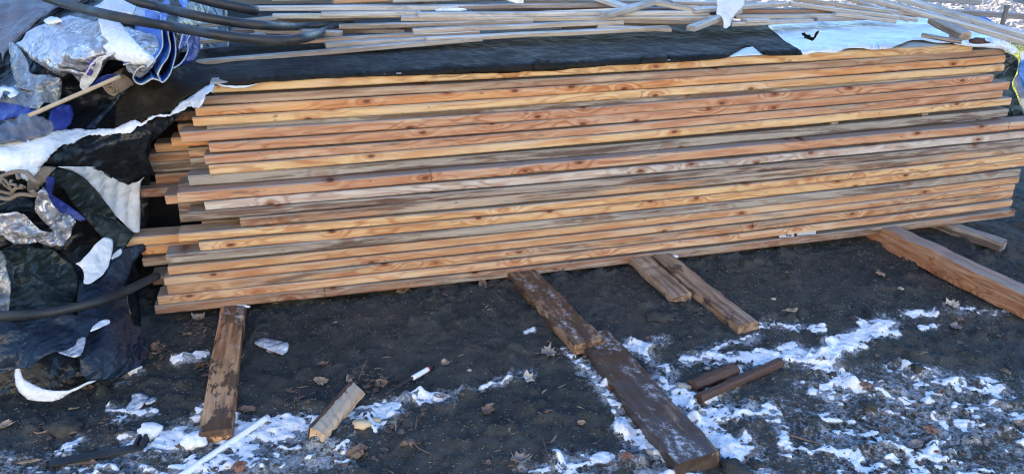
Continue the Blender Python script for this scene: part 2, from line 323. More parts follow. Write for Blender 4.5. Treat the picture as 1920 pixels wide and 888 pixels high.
def frame_from(x, up=(0, 0, 1)):
    x = np.asarray(x, float); x = x / np.linalg.norm(x); up = np.asarray(up, float)
    y = np.cross(up, x); y /= np.linalg.norm(y); z = np.cross(x, y)
    return x, y, z
def board(name, P0, P1, wd, th, color, weather=.2, mat='wood', up=(0, 0, 1), anchor=(0., 0.), sag=0.0, kerfs=(), nseg=None, seed=None, broken=(0, 0), parent=None, wear=.0012, skew=(0, 0)):
    """one sawn board. P0..P1 = its lower front edge; body goes wd back (local +y) and th up (local +z)."""
    P0 = np.asarray(P0, float); P1 = np.asarray(P1, float); L = float(np.linalg.norm(P1 - P0)); x, y, z = frame_from(P1 - P0, up)
    r = np.random.RandomState(seed if seed is not None else (abs(hash((round(P0[0], 3), round(P0[2], 3), round(L, 3)))) % 99991))
    n = nseg or max(3, int(L / .22)); xs = list(np.linspace(0, L, n + 1)); prof = 1
    st = [(a, 1.0) for a in xs]
    for kf in kerfs: st += [(kf - .0018, 1.0), (kf - .0012, .90), (kf + .0012, .90), (kf + .0018, 1.0)]
    st.sort(); c = min(.0042, th * .16)
    pr = [(0, c), (0, th - c), (c, th), (wd - c, th), (wd, th - c), (wd, c), (wd - c, 0), (c, 0)]
    V = []
    for i, (a, s) in enumerate(st):
        ds = sag * (1 - ((2 * a / L) - 1) ** 2)
        oy, oz = (r.uniform(-1, 1, 2) * wear) if 0 < i < len(st) - 1 and s == 1.0 else (0, 0)
        for j, (yy, zz) in enumerate(pr):
            jx = 0
            if i == 0: jx = skew[0] * zz / th * .01 + (r.uniform(-1, 1) * broken[0])
            if i == len(st) - 1: jx = skew[1] * zz / th * .01 + (r.uniform(-1, 1) * broken[1])
            e = r.uniform(-1, 1, 2) * wear * .4
            V.append((a + jx, (yy - wd / 2) * s + wd / 2 + oy + e[0] - anchor[0] * wd, (zz - th / 2) * s + th / 2 + oz + e[1] + ds - anchor[1] * th))
    Fc = []
    for i in range(len(st) - 1):
        for j in range(8):
            a, b = i * 8 + j, i * 8 + (j + 1) % 8; Fc.append((a, a + 8, b + 8, b))
    # ends: inner ring for broken/rounded ends
    Fc.append(tuple(range(0, 8))); e0 = (len(st) - 1) * 8; Fc.append(tuple(e0 + j for j in reversed(range(8))))
    o = mesh(name, V, Fc, M[mat], parent)
    Mx = Matrix((x, y, z)).transposed().to_4x4(); Mx.translation = Vector(P0)
    if parent is not None: Mx = parent.matrix_world.inverted() @ Mx
    o.matrix_world = Mx
    o.color = tuple(color) + (weather,)
    return o

def tube(name, pts, rad, mat, parent=None, seg=10, taper=None, close=True, flat=1.0):
    pts = np.asarray(pts, float)
    # Catmull-Rom
    if len(pts) > 2:
        Q = np.vstack([2 * pts[0] - pts[1], pts, 2 * pts[-1] - pts[-2]]); out = []
        for i in range(1, len(Q) - 2):
            for t in np.linspace(0, 1, 9)[:-1]:
                a, b, c_, d = Q[i - 1], Q[i], Q[i + 1], Q[i + 2]
                out.append(.5 * ((2 * b) + (c_ - a) * t + (2 * a - 5 * b + 4 * c_ - d) * t * t + (3 * b - 3 * c_ + d - a) * t ** 3))
        out.append(pts[-1]); pts = np.array(out)
    V = []; n = len(pts)
    for i in range(n):
        d = pts[min(i + 1, n - 1)] - pts[max(i - 1, 0)]; x, y, z = frame_from(d + 1e-6, (0, .05, 1))
        rr = rad if taper is None else rad * (1 + (taper - 1) * i / (n - 1))
        for k in range(seg):
            a = 2 * math.pi * k / seg; V.append(pts[i] + y * math.cos(a) * rr + z * math.sin(a) * rr * flat)
    Fc = [(i * seg + k, (i + 1) * seg + k, (i + 1) * seg + (k + 1) % seg, i * seg + (k + 1) % seg) for i in range(n - 1) for k in range(seg)]
    if close: Fc += [tuple(range(seg)), tuple((n - 1) * seg + k for k in reversed(range(seg)))]
    return mesh(name, V, Fc, mat, parent, True)

# ------------------------------------------------------------------ surface of the tarpaulin heap (thin plate spline of surveyed depths)
def fdep(px, py, off): return float((Fp(px, py, off) - CAM) @ FW)
def tdep(px, py, h): return float((Tp(px, py, h) - CAM) @ FW)
def gdep(px, py, z=0): return float((G(px, py, z) - CAM) @ FW)
CT = [(-120, 0, 2.9), (0, 0, 2.95), (150, 0, 2.95), (300, 0, 2.9), (-120, 100, 2.7), (0, 100, 2.72), (150, 90, 2.5), (280, 110, 2.42), (-120, 200, 2.5), (0, 200, 2.52),
      (150, 200, 2.62), (230, 170, 2.62), (-120, 290, 2.3), (0, 290, 2.32), (100, 260, 2.42), (200, 245, 2.55), (-120, 400, 2.36), (0, 400, 2.40), (100, 400, 2.5), (230, 360, 2.74),
      (262, 430, 2.78), (-120, 500, 2.4), (0, 500, 2.42), (100, 520, 2.55), (200, 520, 2.62), (240, 600, gdep(240, 600, .12)), (0, 600, 2.36), (100, 620, 2.42),
      (-120, 790, gdep(-120, 790)), (0, 765, gdep(0, 765)), (150, 745, gdep(150, 745)), (290, 650, gdep(290, 650)), (0, 690, 2.33), (150, 690, gdep(150, 690, .1)),
      (397, 160, fdep(397, 160, .01)), (340, 205, fdep(340, 205, .0)), (268, 240, fdep(268, 240, -.03)), (350, 120, tdep(350, 120, .03)), (400, 110, tdep(400, 110, .01)), (420, 60, tdep(420, 80, .02)),
      (300, 170, tdep(300, 170, -.02)), (330, 60, 2.75), (440, 150, tdep(440, 150, .004)), (300, 480, 2.86), (330, 350, 2.8), (300, 590, gdep(300, 590, .0))]
_c = np.array([(a / 400, b / 400) for a, b, _ in CT]); _v = np.array([q[2] for q in CT])
def _k(r2): return np.where(r2 > 1e-12, r2 * np.log(r2 + 1e-12), 0)
_n = len(_c); _A = np.zeros((_n + 3, _n + 3)); _A[:_n, :_n] = _k(((_c[:, None] - _c[None]) ** 2).sum(-1)) + np.eye(_n) * 2e-3
_A[:_n, _n] = 1; _A[:_n, _n + 1:] = _c; _A[_n, :_n] = 1; _A[_n + 1:, :_n] = _c.T
_w = np.linalg.solve(_A, np.append(_v, [0, 0, 0]))
def rays(px, py):
    return RT[None] * ((px - 960) / F_PX)[:, None] + UP[None] * ((444 - py) / F_PX)[:, None] + FW[None]
def heap_d(px, py):
    q = np.stack([px / 400, py / 400], -1); k = _k(((q[:, None] - _c[None]) ** 2).sum(-1))
    return k @ _w[:_n] + _w[_n] + q @ _w[_n + 1:]
def S_heap(px, py): return CAM + rays(px, py) * heap_d(px, py)[:, None]
def S_stack(px, py):
    r = rays(px, py); tz = (ZT + .006 - CAMZ) / r[:, 2]; o = SO + SN * .008
    for _ in range(3):
        Pt = CAM + r * tz[:, None]; zt = ztop((Pt - SO) @ SD); tz = (zt + .005 - CAMZ) / r[:, 2]
    tf = ((o - CAM) @ SN) / (r @ SN)
    Pt = CAM + r * tz[:, None]; Pf = CAM + r * tf[:, None]
    return np.where((Pf[:, 2] > ztop((Pf - SO) @ SD) + .005)[:, None], Pt, Pf)
def ztop(s): return np.polyval(fit[1][0], np.clip(s, -1.35, 2.5)) + thick[1]
def S_cover(px, py):
    wgt = np.clip((px - 370) / 80, 0, 1); wgt = (wgt * wgt * (3 - 2 * wgt))[:, None]
    return S_heap(px, py) * (1 - wgt) + S_stack(px, py) * wgt
def S_top(px, py):
    r = rays(px, py); return CAM + r * ((ZT + .006 - CAMZ) / r[:, 2])[:, None]

def inpoly(px, py, poly):
    px = np.asarray(px, float); py = np.asarray(py, float); ins = np.zeros(px.shape, bool); n = len(poly)
    for i in range(n):
        x0, y0 = poly[i]; x1, y1 = poly[(i + 1) % n]
        c = ((y0 > py) != (y1 > py)) & (px < (x1 - x0) * (py - y0) / (y1 - y0 + 1e-12) + x0); ins ^= c
    return ins
def densify(poly, step, jag, rs, smooth=0):
    out = []; n = len(poly)
    for i in range(n):
        a = np.array(poly[i], float); b = np.array(poly[(i + 1) % n], float); L = np.linalg.norm(b - a); m = max(1, int(L / step))
        nn = np.array([-(b - a)[1], (b - a)[0]]) / (L + 1e-9)
        for k in range(m):
            p = a + (b - a) * k / m
            if jag and k: p = p + nn * rs.uniform(-1, 1) * jag
            out.append(p)
    out = np.array(out)
    for _ in range(smooth): out = (np.roll(out, 1, 0) + 2 * out + np.roll(out, -1, 0)) / 4
    return out
def sheet(name, poly, mat, label=None, cat=None, off=.0, crump=(.02, .12), folds=None, surf=S_heap, res=6, jag=0, smooth=1, thick=.0015, holes=(), seed=1, parent=None, edge=0.0, kind=None, bulge=0.0, group=None, extra=None):
    rs = np.random.RandomState(seed); B = densify(poly, res * .8, jag, rs, smooth)
    verts = [tuple(p) for p in B]; edges = []; faces = [list(range(len(B)))]
    for h in holes:
        H = densify(h, res * .5, jag * .5, rs, 0); i0 = len(verts); verts += [tuple(p) for p in H]; edges += [(i0 + i, i0 + (i + 1) % len(H)) for i in range(len(H))]
    x0, y0 = B.min(0); x1, y1 = B.max(0); gx, gy = np.meshgrid(np.arange(x0, x1, res), np.arange(y0, y1, res)); gx = gx + rs.uniform(-.3, .3, gx.shape) * res; gy = gy + rs.uniform(-.3, .3, gy.shape) * res
    gx, gy = gx.ravel(), gy.ravel(); m = inpoly(gx, gy, B); gx, gy = gx[m], gy[m]
    if len(gx):
        dmin = np.sqrt(((gx[:, None] - B[:, 0]) ** 2 + (gy[:, None] - B[:, 1]) ** 2).min(1)); k = dmin > res * .45; verts += list(zip(gx[k], gy[k]))
    r = delaunay_2d_cdt([Vector(v) for v in verts], edges, faces, 1, 1e-5)
    V2 = np.array([tuple(v) for v in r[0]]); T = [f for f in r[2]]
    for h in holes:
        cc = np.array([V2[list(f)].mean(0) for f in T]); ih = inpoly(cc[:, 0], cc[:, 1], h); T = [f for f, q in zip(T, ih) if not q]
    px, py = V2[:, 0], V2[:, 1]; P = surf(px, py); e = 1.0
    nu = np.cross(surf(px + e, py) - P, surf(px, py + e) - P); nu /= np.linalg.norm(nu, axis=1)[:, None] + 1e-9
    tc = CAM - P; sgn = np.sign((nu * tc).sum(1)); nu *= sgn[:, None]
    s = 2.6 / F_PX; u, v = px * s, py * s
    db = np.sqrt(((px[:, None] - B[:, 0]) ** 2 + (py[:, None] - B[:, 1]) ** 2).min(1)) * s
    h = np.zeros(len(px))
    if crump: h += crump[0] * crumple(u, v, seed, crump[1]) * 1.3
    if folds:
        a, wl, amp = folds; ca, sa = math.cos(R(a)), math.sin(R(a)); q = (u * ca + v * sa) / wl + (vnoise(u * 6, v * 6, seed + 3) - .5) * 1.2 + (vnoise(u * 2.3, v * 2.3, seed + 4) - .5) * 3
        h += amp * (np.abs(np.sin(q * math.pi)) ** .7 - .5) * (.15 + 1.7 * vnoise(u * 7, v * 7, seed + 8) ** 1.5)
    if bulge: h += bulge * (1 - np.exp(-db / .05))
    if edge: h += edge * np.exp(-db / .012)
    if extra: h += extra(px, py)
    vd = tc / np.linalg.norm(tc, axis=1)[:, None]; P = P + vd * (off + h * .55)[:, None] + nu * (h * .6)[:, None]
    c0 = P.mean(0)
    o = mesh(name, P - c0, T, mat, parent, True); o.location = tuple(c0)
    if parent is not None: o.location = tuple(c0 - np.array(parent.location))
    md = o.modifiers.new('thickness', 'SOLIDIFY'); md.thickness = thick; md.offset = 0
    return tag(o, label, cat, group, kind)

# ------------------------------------------------------------------ ground
def gz(x, y):
    x = np.asarray(x, float); y = np.asarray(y, float)
    dip = -.055 * np.clip((x - .7) / 1.2, 0, 1) ** 1.0 * np.clip((5.5 - y) / 2.5, 0, 1)
    near = np.clip((7 - y) / 4, 0, 1)
    b = (fbm(x * 1.7, y * 1.7, 3, 3) - .5) * .035 + (fbm(x * 9, y * 9, 5, 3) - .5) * .018 + (fbm(x * 38, y * 38, 9, 3) - .5) * .0175 * near + np.clip(fbm(x * 16 + 3, y * 16, 12, 3) - .58, 0, 1) * .10 * near
    return dip + b - .004
xs = np.concatenate([np.linspace(-40, -2.2, 30), np.arange(-2.15, 3.3, .0115), np.linspace(3.35, 45, 40)])
ys = np.concatenate([np.linspace(-30, .9, 24), np.arange(.95, 3.9, .0115), np.linspace(3.95, 12, 110), np.linspace(12.5, 160, 30)])
X, Y = np.meshgrid(xs, ys); Z = gz(X, Y); nx, ny = len(xs), len(ys)
idx = np.arange(nx * ny).reshape(ny, nx)
quads = np.stack([idx[:-1, :-1], idx[:-1, 1:], idx[1:, 1:], idx[1:, :-1]], -1).reshape(-1, 4)
gobj = tag(bigmesh('ground', np.stack([X, Y, Z], -1).reshape(-1, 3), quads, M['soil']), kind='structure', label='dark damp bare soil of the yard')
def gp(px, py, h=0.0):
    p = G(px, py, 0.0)
    for _ in range(3): p = G(px, py, float(gz(p[0], p[1])) + h)
    return p

# snow: a thin crust whose thickness follows the patches left on the ground
CAPS = [(250, 832, 560, 800, 30, .95), (560, 800, 740, 765, 26, .85), (420, 780, 470, 850, 30, .8), (330, 880, 640, 850, 34, .75), (740, 745, 850, 742, 13, .7), (850, 736, 1000, 702, 7, .7),
        (330, 682, 385, 664, 9, .95), (205, 765, 290, 772, 10, .8), (200, 800, 250, 770, 9, .7), (110, 845, 150, 820, 14, .6), (360, 800, 385, 760, 12, .8), (160, 880, 330, 850, 22, .6), (700, 800, 740, 770, 10, .7),
        (1060, 655, 1110, 700, 9, .9), (1100, 690, 1180, 790, 14, .85), (1130, 660, 1240, 640, 16, .7), (1180, 640, 1260, 700, 14, .8), (1170, 800, 1250, 850, 20, 1.0), (1050, 850, 1200, 860, 22, .72), (980, 870, 1100, 885, 16, .7),
        (1225, 710, 1300, 740, 16, .95), (1270, 740, 1380, 850, 24, 1.0), (1300, 775, 1450, 760, 24, .9), (1390, 700, 1330, 745, 16, .85), (1290, 672, 1500, 664, 18, .8), (1400, 668, 1520, 655, 15, .85), (1480, 655, 1560, 672, 22, 1.05),
        (1545, 660, 1665, 598, 21, 1.2), (1560, 690, 1600, 720, 20, .9), (1620, 600, 1680, 612, 12, 1.0), (1430, 605, 1540, 612, 12, .62), (1680, 680, 1800, 700, 24, .60), (1700, 675, 1730, 680, 10, .95), (1730, 600, 1760, 590, 8, .8),
        (1720, 740, 1800, 745, 20, .72), (1740, 765, 1880, 790, 18, .62), (1840, 690, 1900, 720, 18, .65), (1860, 740, 1920, 760, 18, .66), (1530, 725, 1600, 735, 16, .75), (1500, 760, 1540, 770, 14, .6), (1400, 765, 1450, 770, 16, .85),
        (1460, 780, 1480, 850, 16, .75), (1550, 795, 1600, 805, 10, .8), (1550, 835, 1610, 842, 12, .85), (1600, 850, 1640, 888, 14, .75), (1700, 835, 1740, 880, 14, .75), (1660, 825, 1710, 830, 10, .8), (1400, 820, 1430, 880, 20, .75), (1780, 850, 1880, 880, 16, .6),
        (985, 622, 1000, 618, 5, 1.0), (1330, 650, 1420, 628, 13, .62), (1700, 570, 1900, 555, 14, .55), (930, 705, 1000, 690, 6, .6), (1210, 880, 1300, 888, 16, .9), (240, 700, 262, 690, 8, .8), (215, 720, 240, 712, 6, .7)]
def snow_base(x, y):
    P = np.stack([x, y, np.zeros_like(x)], -1); px, py = proj(P); m = np.zeros_like(x)
    for ax, ay, bx, by, rad, inten in CAPS:
        dx, dy = bx - ax, by - ay; t = np.clip(((px - ax) * dx + (py - ay) * dy) / (dx * dx + dy * dy + 1e-6), 0, 1)
        d = np.hypot((px - ax - dx * t), (py - ay - dy * t) * 1.25); m = np.maximum(m, inten * np.exp(-(d / (rad * 1.25)) ** 2))
    right = np.clip((px - 1330) / 250, 0, 1) * np.clip((py - 650) / 60, 0, 1); m = np.maximum(m, .44 * right * (.7 + .6 * vnoise(x * 3.1, y * 4.5, 61)))
    lf = np.clip((700 - px) / 300, 0, 1) * np.clip((py - 800) / 60, 0, 1); m = np.maximum(m, .45 * lf)
    return m
def snow_field(x, y):
    m = snow_base(x, y)
    n = (fbm(x * 11, y * 15, 21, 4) - .5) * 1.35 + (fbm(x * 42, y * 60, 22, 3) - .5) * 1.5
    return m + n * .9 * np.clip(m * 2.2, 0, 1)
sx = np.arange(-1.75, 3.0, .0056); sy = np.arange(1.2, 2.7, .0056); SX, SY = np.meshgrid(sx, sy)
mk = snow_field(SX, SY); hgt = np.clip(mk - .57, -.3, .5)
Zs = gz(SX, SY) + np.where(hgt > 0, .0006 + .015 * np.clip(hgt, 0, .5) + (fbm(SX * 90, SY * 90, 40, 2) - .5) * .004, hgt * .06)

fx, fy = X.ravel(), Y.ravel(); near_ = (fx > -2) & (fx < 3.4) & (fy > .9) & (fy < 2.9); fa = np.zeros(len(fx), np.float32); fa[near_] = np.clip(snow_base(fx[near_], fy[near_]), 0, 1.2)
at_ = gobj.data.attributes.new('frost', 'FLOAT', 'POINT'); at_.data.foreach_set('value', fa)
keep = hgt > -.12; i2 = np.arange(SX.size).reshape(SX.shape); kq = keep[:-1, :-1] & keep[1:, :-1] & keep[:-1, 1:] & keep[1:, 1:]
q = np.stack([i2[:-1, :-1], i2[:-1, 1:], i2[1:, 1:], i2[1:, :-1]], -1)[kq]; used = np.unique(q); rm = np.zeros(SX.size, int); rm[used] = np.arange(len(used))
sobj = tag(bigmesh('snow', np.stack([SX, SY, Zs], -1).reshape(-1, 3)[used], rm[q], M['snow']), kind='stuff', label='thin patches of old snow on the dark soil', cat='snow')

thn = (1 - np.clip(hgt.ravel()[used] / .24, 0, 1)).astype(np.float32); at2 = sobj.data.attributes.new('thin', 'FLOAT', 'POINT'); at2.data.foreach_set('value', thn)
# grit and straw scattered on the soil
def scatter(name, n, size, aspect, mat, seed, zone, label, cat, flat=.5):
    rs = np.random.RandomState(seed); V = []; Fc = []
    while len(V) < n * 4:
        px, py = rs.uniform(0, 1920), rs.uniform(440, 888)
        if rs.rand() > zone(px, py): continue
        p = G(px, py, 0); p = np.array([p[0], p[1], float(gz(p[0], p[1])) + .001]); s = size * rs.uniform(.5, 1.5); a = rs.uniform(0, 6.28)
        d = np.array([math.cos(a), math.sin(a), 0]); e = np.array([-d[1], d[0], 0]); i = len(V)
        V += [p + d * s * aspect, p - d * s * aspect + e * s * .5, p - d * s * aspect * .6 - e * s * .6, p + np.array([0, 0, s * flat])]
        Fc += [(i, i + 1, i + 3), (i + 1, i + 2, i + 3), (i + 2, i, i + 3)]
    o = bigmesh(name, V, Fc, mat, False); return tag(o, label, cat, kind='stuff')
zg = lambda px, py: (1.0 if (py < 600 and px > 1100) else .30) * (.08 + 1.3 * float(fbm(px / 70, py / 34, 4, 3)) ** 2.5)
scatter('grit', 8000, .0026, 1.0, M['chips'], 1, zg, 'pale grit and seed husks strewn over the soil', 'grit')
scatter('soil_clods', 3500, .0075, 1.0, M['soil'], 2, lambda a, b: .6, 'small dark clods of soil lying loose', 'clods', .9)
scatter('straw', 230, .0016, 9.0, M['straw'], 3, lambda a, b: .6, 'short straws and needles strewn on the soil', 'straw', .8)

# ------------------------------------------------------------------ timber pile
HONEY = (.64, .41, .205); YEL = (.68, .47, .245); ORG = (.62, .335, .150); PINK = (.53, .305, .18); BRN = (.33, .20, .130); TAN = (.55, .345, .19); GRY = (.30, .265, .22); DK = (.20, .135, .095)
PROUD = .045
#  row: left (x,yb), mid yb at x=1000, right (x,yb), colour, weather, proud, label
ROWS = [
 (1, (397, 175), 144, (1822, 97), YEL, .12, 0, 'bright yellow board along the very top, half covered by the black sheet'),
 (2, (376, 197.5), 163.5, (1883, 103), (.37, .25, .165), .42, 0, 'dull pinkish brown board second from the top of the pile'),
 (3, (368, 219), 181, (1883, 118), ORG, .16, 0, 'orange board third from the top, with reddish flame grain'),
 (4, (364, 238), 197.5, (1881, 134), YEL, .12, 0, 'pale yellow board fourth from the top, above the thin grey one'),
 (5, (341, 268), 226, (1860, 155), PINK, .22, .012, 'pinkish board with a big round knot near its left end, below the thin board'),
 (6, (394, 287), 243.5, (1891, 168), PINK, .40, .010, 'rosy brown board with dark streaks, right under the one with the big round knot'),
 (7, (386, 309), 262, (1878, 183), PINK, .46, .010, 'reddish brown board lying on the yellow one above the dark gap'),
 (8, (394, 328), 279, (1894, 197), YEL, .10, .012, 'yellow board directly above the long dark gap'),
 (9, (356, 349), 300, (1888, 219), (.22, .19, .165), .88, 0, 'blackish grey weathered board under the long dark gap'),
 (10, (335, 381), 325, (1920, 242), PINK, .22, PROUD, 'reddish board with a frosty grey top edge sticking out under the grey one'),
 (11, (386, 395), 344.5, (1920, 259), (.56, .50, .44), .50, PROUD, 'greyish white streaked board in the middle of the pile'),
 (12, (356, 414), 361.5, (1920, 273), (.34, .18, .11), .80, PROUD, 'dark brown stained board above the shortest one'),
 (13, (452, 426), 378.5, (1920, 287), TAN, .62, PROUD, 'short tan board starting farthest right, with swirling grain at its pale end'),
 (14, (336, 454), 397, (1920, 299), YEL, .08, PROUD + .004, 'upper of the two bright yellow boards in the middle of the pile'),
 (15, (376, 471), 414, (1920, 312), HONEY, .12, PROUD, 'lower of the two bright yellow boards in the middle of the pile'),
 (16, (314, 495), 431, (1911, 330), (.36, .30, .235), .66, PROUD + .004, 'grey board with a curled knot near its left end, under the yellow pair'),
 (17, (317, 516), 446, (1909, 343.5), TAN, .34, PROUD, 'light tan board fifth from the bottom'),
 (18, (309, 536), 462, (1901, 357), TAN, .44, PROUD + .003, 'tan board fourth from the bottom, with an orange smear near its left end'),
 (19, (316, 553), 480, (1897, 371), TAN, .52, PROUD, 'dull tan board third from the bottom'),
 (20, (298, 572), 496.5, (1896, 387), (.60, .40, .24), .12, PROUD + .003, 'clean pale board second from the bottom'),
 (21, (292, 590), 515, (1901, 406), BRN, .55, PROUD, 'grey brown bottom board resting on the bearers'),
]
fit = {}
for row in ROWS:
    k, Lp_, my, Rp_, *_ = row; off = row[6]
    A, B, C = Fp(Lp_[0], Lp_[1], off), Fp(1000, my, off), Fp(Rp_[0], Rp_[1], off)
    fit[k] = np.polyfit([s_of(A), s_of(B), s_of(C)], [A[2], B[2], C[2]], 2), s_of(A), s_of(C)
ZOFF = {}
def zrow(k, s): return float(np.polyval(fit[k][0], s))
# shared gentle sag; every row keeps its own height
mz = np.mean([f[0] for f in fit.values()], axis=0)
S0, S1 = -1.35, 2.5
thick = {}
for k in range(2, 22):
    gaps = [zrow(k - 1, s) - zrow(k, s) for s in np.linspace(S0 + .1, S1 - .2, 7)]; thick[k] = max(.029, min(.0375, min(gaps) - .0019))
thick[5] = thick[9] = thick[10] = .0375; thick[1] = .036
def SP(s, q, z): return SO + SD * s - SN * q + np.array([0, 0, z])      # q metres behind the front plane
def pile_board(k, s0, s1, q, color, weather, label, kerfs=(), th=None, zadd=0, name='board', group='boards of the big timber pile', tilt=0):
    z0, z1, zm = zrow(k, s0) + zadd, zrow(k, s1) + zadd, zrow(k, (s0 + s1) / 2) + zadd
    o = board(name, SP(s0, q, z0), SP(s1, q + tilt, z1), .089, th or thick[k], color, weather, sag=zm - (z0 + z1) / 2, kerfs=kerfs, seed=k * 7 + int(q * 100) + 3, skew=(rnd.uniform(-.2, .2), 0))
    return tag(o, label, 'board', group)
KERF = {10: (808, 1868), 21: (605, 1225), 19: (1403,)}
front = {}
for row in ROWS:
    k, Lp_, my, Rp_, colr, wth, off, lab = row; s0, s1 = fit[k][1], fit[k][2]
    if 10 <= k <= 15: s1 = s0 + {10: 4.0, 11: 3.93, 12: 3.9, 13: 3.82, 14: 3.95, 15: 3.86}[k]
    kf = [s_of(Fp(x, my, off)) - s0 for x in KERF.get(k, ())]
    front[k] = pile_board(k, s0, s1, -off, colr, wth, lab, kf)
# the thin board under row 4
A, B = Fp(372, 246, -.012), Fp(1847, 142, -.012); z4 = lambda s: zrow(4, s) - .0215
sA, sB = s_of(A) + .03, s_of(B)
tag(board('thin_board', SP(sA, .012, z4(sA)), SP(sB, .012, z4(sB)), .089, .019, (.27, .20, .12), .70, sag=z4((sA + sB) / 2) - (z4(sA) + z4(sB)) / 2, seed=77), 'thin greyish board half the usual thickness under the fourth row', 'board', 'boards of the big timber pile')
# thin stickers visible in the gap between rows 8 and 9
for x, lb in ((1560, 'small dark stick wedged in the long dark gap, right of the middle'), (1725, 'small dark stick wedged in the gap near the right end of the pile')):
    s = s_of(Fp(x, 245, 0)); zz = zrow(9, s) + thick[9] + .001
    tag(board('spacer_stick', SP(s, .01, zz), SP(s + .035, .01, zz), .16, max(.006, zrow(8, s) - zz - .001), DK, .8, seed=int(x)), lb, 'stick', 'spacer sticks in the gap')
# boards behind the front ones whose ends step out at the left:  row, left px, py, column behind, right s, colour, weather, label
ST = [(4, 266, 238, 1, DK, .5, 'dark brown board with a rounded end poking out left under the torn white edge'),
      (5, 336, 250, 1, BRN, .5, 'short brown end just left of the round knot board, under the dark rounded one'),
      (6, 292, 283, 2, TAN, .35, 'tan board end with a broad grey top face left of the upper rows'),
      (6, 355, 289, 1, TAN, .6, 'greenish grey board end wedged between the tan end and the rosy board'),
      (7, 271, 302, 2, BRN, .45, 'brown board poking out left just below the tan end with the broad top'),
      (8, 274, 322, 2, GRY, .75, 'grey brown board poking out left with a chipped lower corner'),
      (8, 327, 291, 1, ORG, .4, 'short orange brown end under the greenish grey one'),
      (9, 291, 333, 2, BRN, .35, 'thin looking warm brown end below the chipped grey brown board'),
      (9, 361, 323, 1, GRY, .7, 'grey block end left of the lowest upper yellow board'),
      (10, 263, 361, 2, BRN, .55, 'brown board with grey top reaching farthest left above the dark hollow'),
      (10, 335, 360, 1, GRY, .8, 'grey end tucked behind the reddish board with the frosty edge'),
      (12, 313, 388, 1, PINK, .4, 'stubby reddish brown end poking out over the dark hollow'),
      (13, 337, 402, 1, BRN, .6, 'brown split end beneath the reddish frosty topped board'),
      (14, 340, 425, 1, GRY, .85, 'grey weathered end just above the yellow pair'),
      (15, 233, 463, 1, HONEY, .22, 'honey coloured board poking farthest left of all, beside the dark plastic'),
      (17, 268, 485, 1, ORG, .3, 'orange brown end below the honey one that pokes farthest left'),
      (18, 270, 501, 1, BRN, .6, 'greyish brown end fourth from the bottom at the left'),
      (20, 288, 535, 1, DK, .5, 'dark short end low at the left behind the tan boards'),
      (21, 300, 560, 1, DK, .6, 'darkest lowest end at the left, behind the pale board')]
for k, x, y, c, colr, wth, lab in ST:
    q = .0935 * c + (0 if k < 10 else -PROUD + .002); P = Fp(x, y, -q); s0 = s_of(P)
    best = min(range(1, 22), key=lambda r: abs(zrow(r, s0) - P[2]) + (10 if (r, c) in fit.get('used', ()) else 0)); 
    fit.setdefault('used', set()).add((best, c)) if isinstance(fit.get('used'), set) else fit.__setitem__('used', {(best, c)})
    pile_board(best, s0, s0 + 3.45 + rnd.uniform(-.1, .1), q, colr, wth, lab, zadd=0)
# second column: rows that still lack a board behind the front one, seen where the front steps back
for k in range(1, 22):
    if (k, 1) in fit['used']: continue
    q = .0935 + (0 if k < 10 else -PROUD + .002); s0 = fit[k][1] + rnd.uniform(.03, .09)
    pile_board(k, s0, fit[k][2] + rnd.uniform(-.22, .05) if k not in (6, 7) else fit[k][2] + .03, q, rnd.choice([BRN, GRY, TAN]), .6, 'brown board behind row %s of the pile, only its end showing' % ['one', 'two', 'three', 'four', 'five', 'six', 'seven', 'eight', 'nine', 'ten', 'eleven', 'twelve', 'thirteen', 'fourteen', 'fifteen', 'sixteen', 'seventeen', 'eighteen', 'nineteen', 'twenty', 'twenty one'][k - 1])
# white paper tags on the bottom board
def tagpatch(x0, x1, y0, y1, seed):
    fr = front[21]; Pa, Pb, Pc, Pd = [Fp(a, b, PROUD + .0025) for a, b in ((x0, y0 + .08 * (x1 - x0)), (x1, y0), (x1, y1 - .0 * (x1 - x0)), (x0, y1 + .08 * (x1 - x0)))]
    V = [Pa, Pb, Pc, Pd] + [p - SN * .0012 for p in (Pa, Pb, Pc, Pd)]
    inv = fr.matrix_world.inverted(); V = [tuple(inv @ Vector(p)) for p in V]
    o = mesh('paper_tag', V, [(3, 2, 1, 0), (4, 5, 6, 7), (0, 1, 5, 4), (2, 3, 7, 6), (1, 2, 6, 5), (3, 0, 4, 7)], M['paper'], fr)
    return o
bpy.context.view_layer.update()
t1 = tagpatch(1461, 1489, 437.5, 443.5, 1); tagpatch(1494, 1530, 432, 438.5, 2)
for a, b_ in ((1474, 1477), (1478.5, 1481), (1482, 1484)):
    Pq = [Fp(x, y, PROUD + .0034) for x, y in ((a, 439.6), (b_, 439.4), (b_, 443), (a, 443.2))]; inv = front[21].matrix_world.inverted()
    o = mesh('mark', [tuple(inv @ Vector(p)) for p in Pq], [(3, 2, 1, 0)], M['ink'], t1)
# frost on the foot of the pile above the bearers
def lump(name, c, rx, ry, rz, mat, seed, label, cat, group=None, rough=.35, kind=None, sub=2):
    rs = np.random.RandomState(seed); import bmesh
    bm = bmesh.new(); bmesh.ops.create_icosphere(bm, subdivisions=sub + 1, radius=1)
    V = np.array([tuple(v.co) for v in bm.verts]); Fc = [tuple(v.index for v in f.verts) for f in bm.faces]; bm.free()
    k = 1 + rough * (fbm(V[:, 0] * 2.2 + seed, V[:, 1] * 2.2 + V[:, 2] * 1.7, seed, 3) - .5) * 2
    V = V * k[:, None] * np.array([rx, ry, rz]); a = rs.uniform(0, 6.28); 
    o = mesh(name, V, Fc, mat, None, True); o.location = tuple(map(float, c)); return tag(o, label, cat, group, kind)

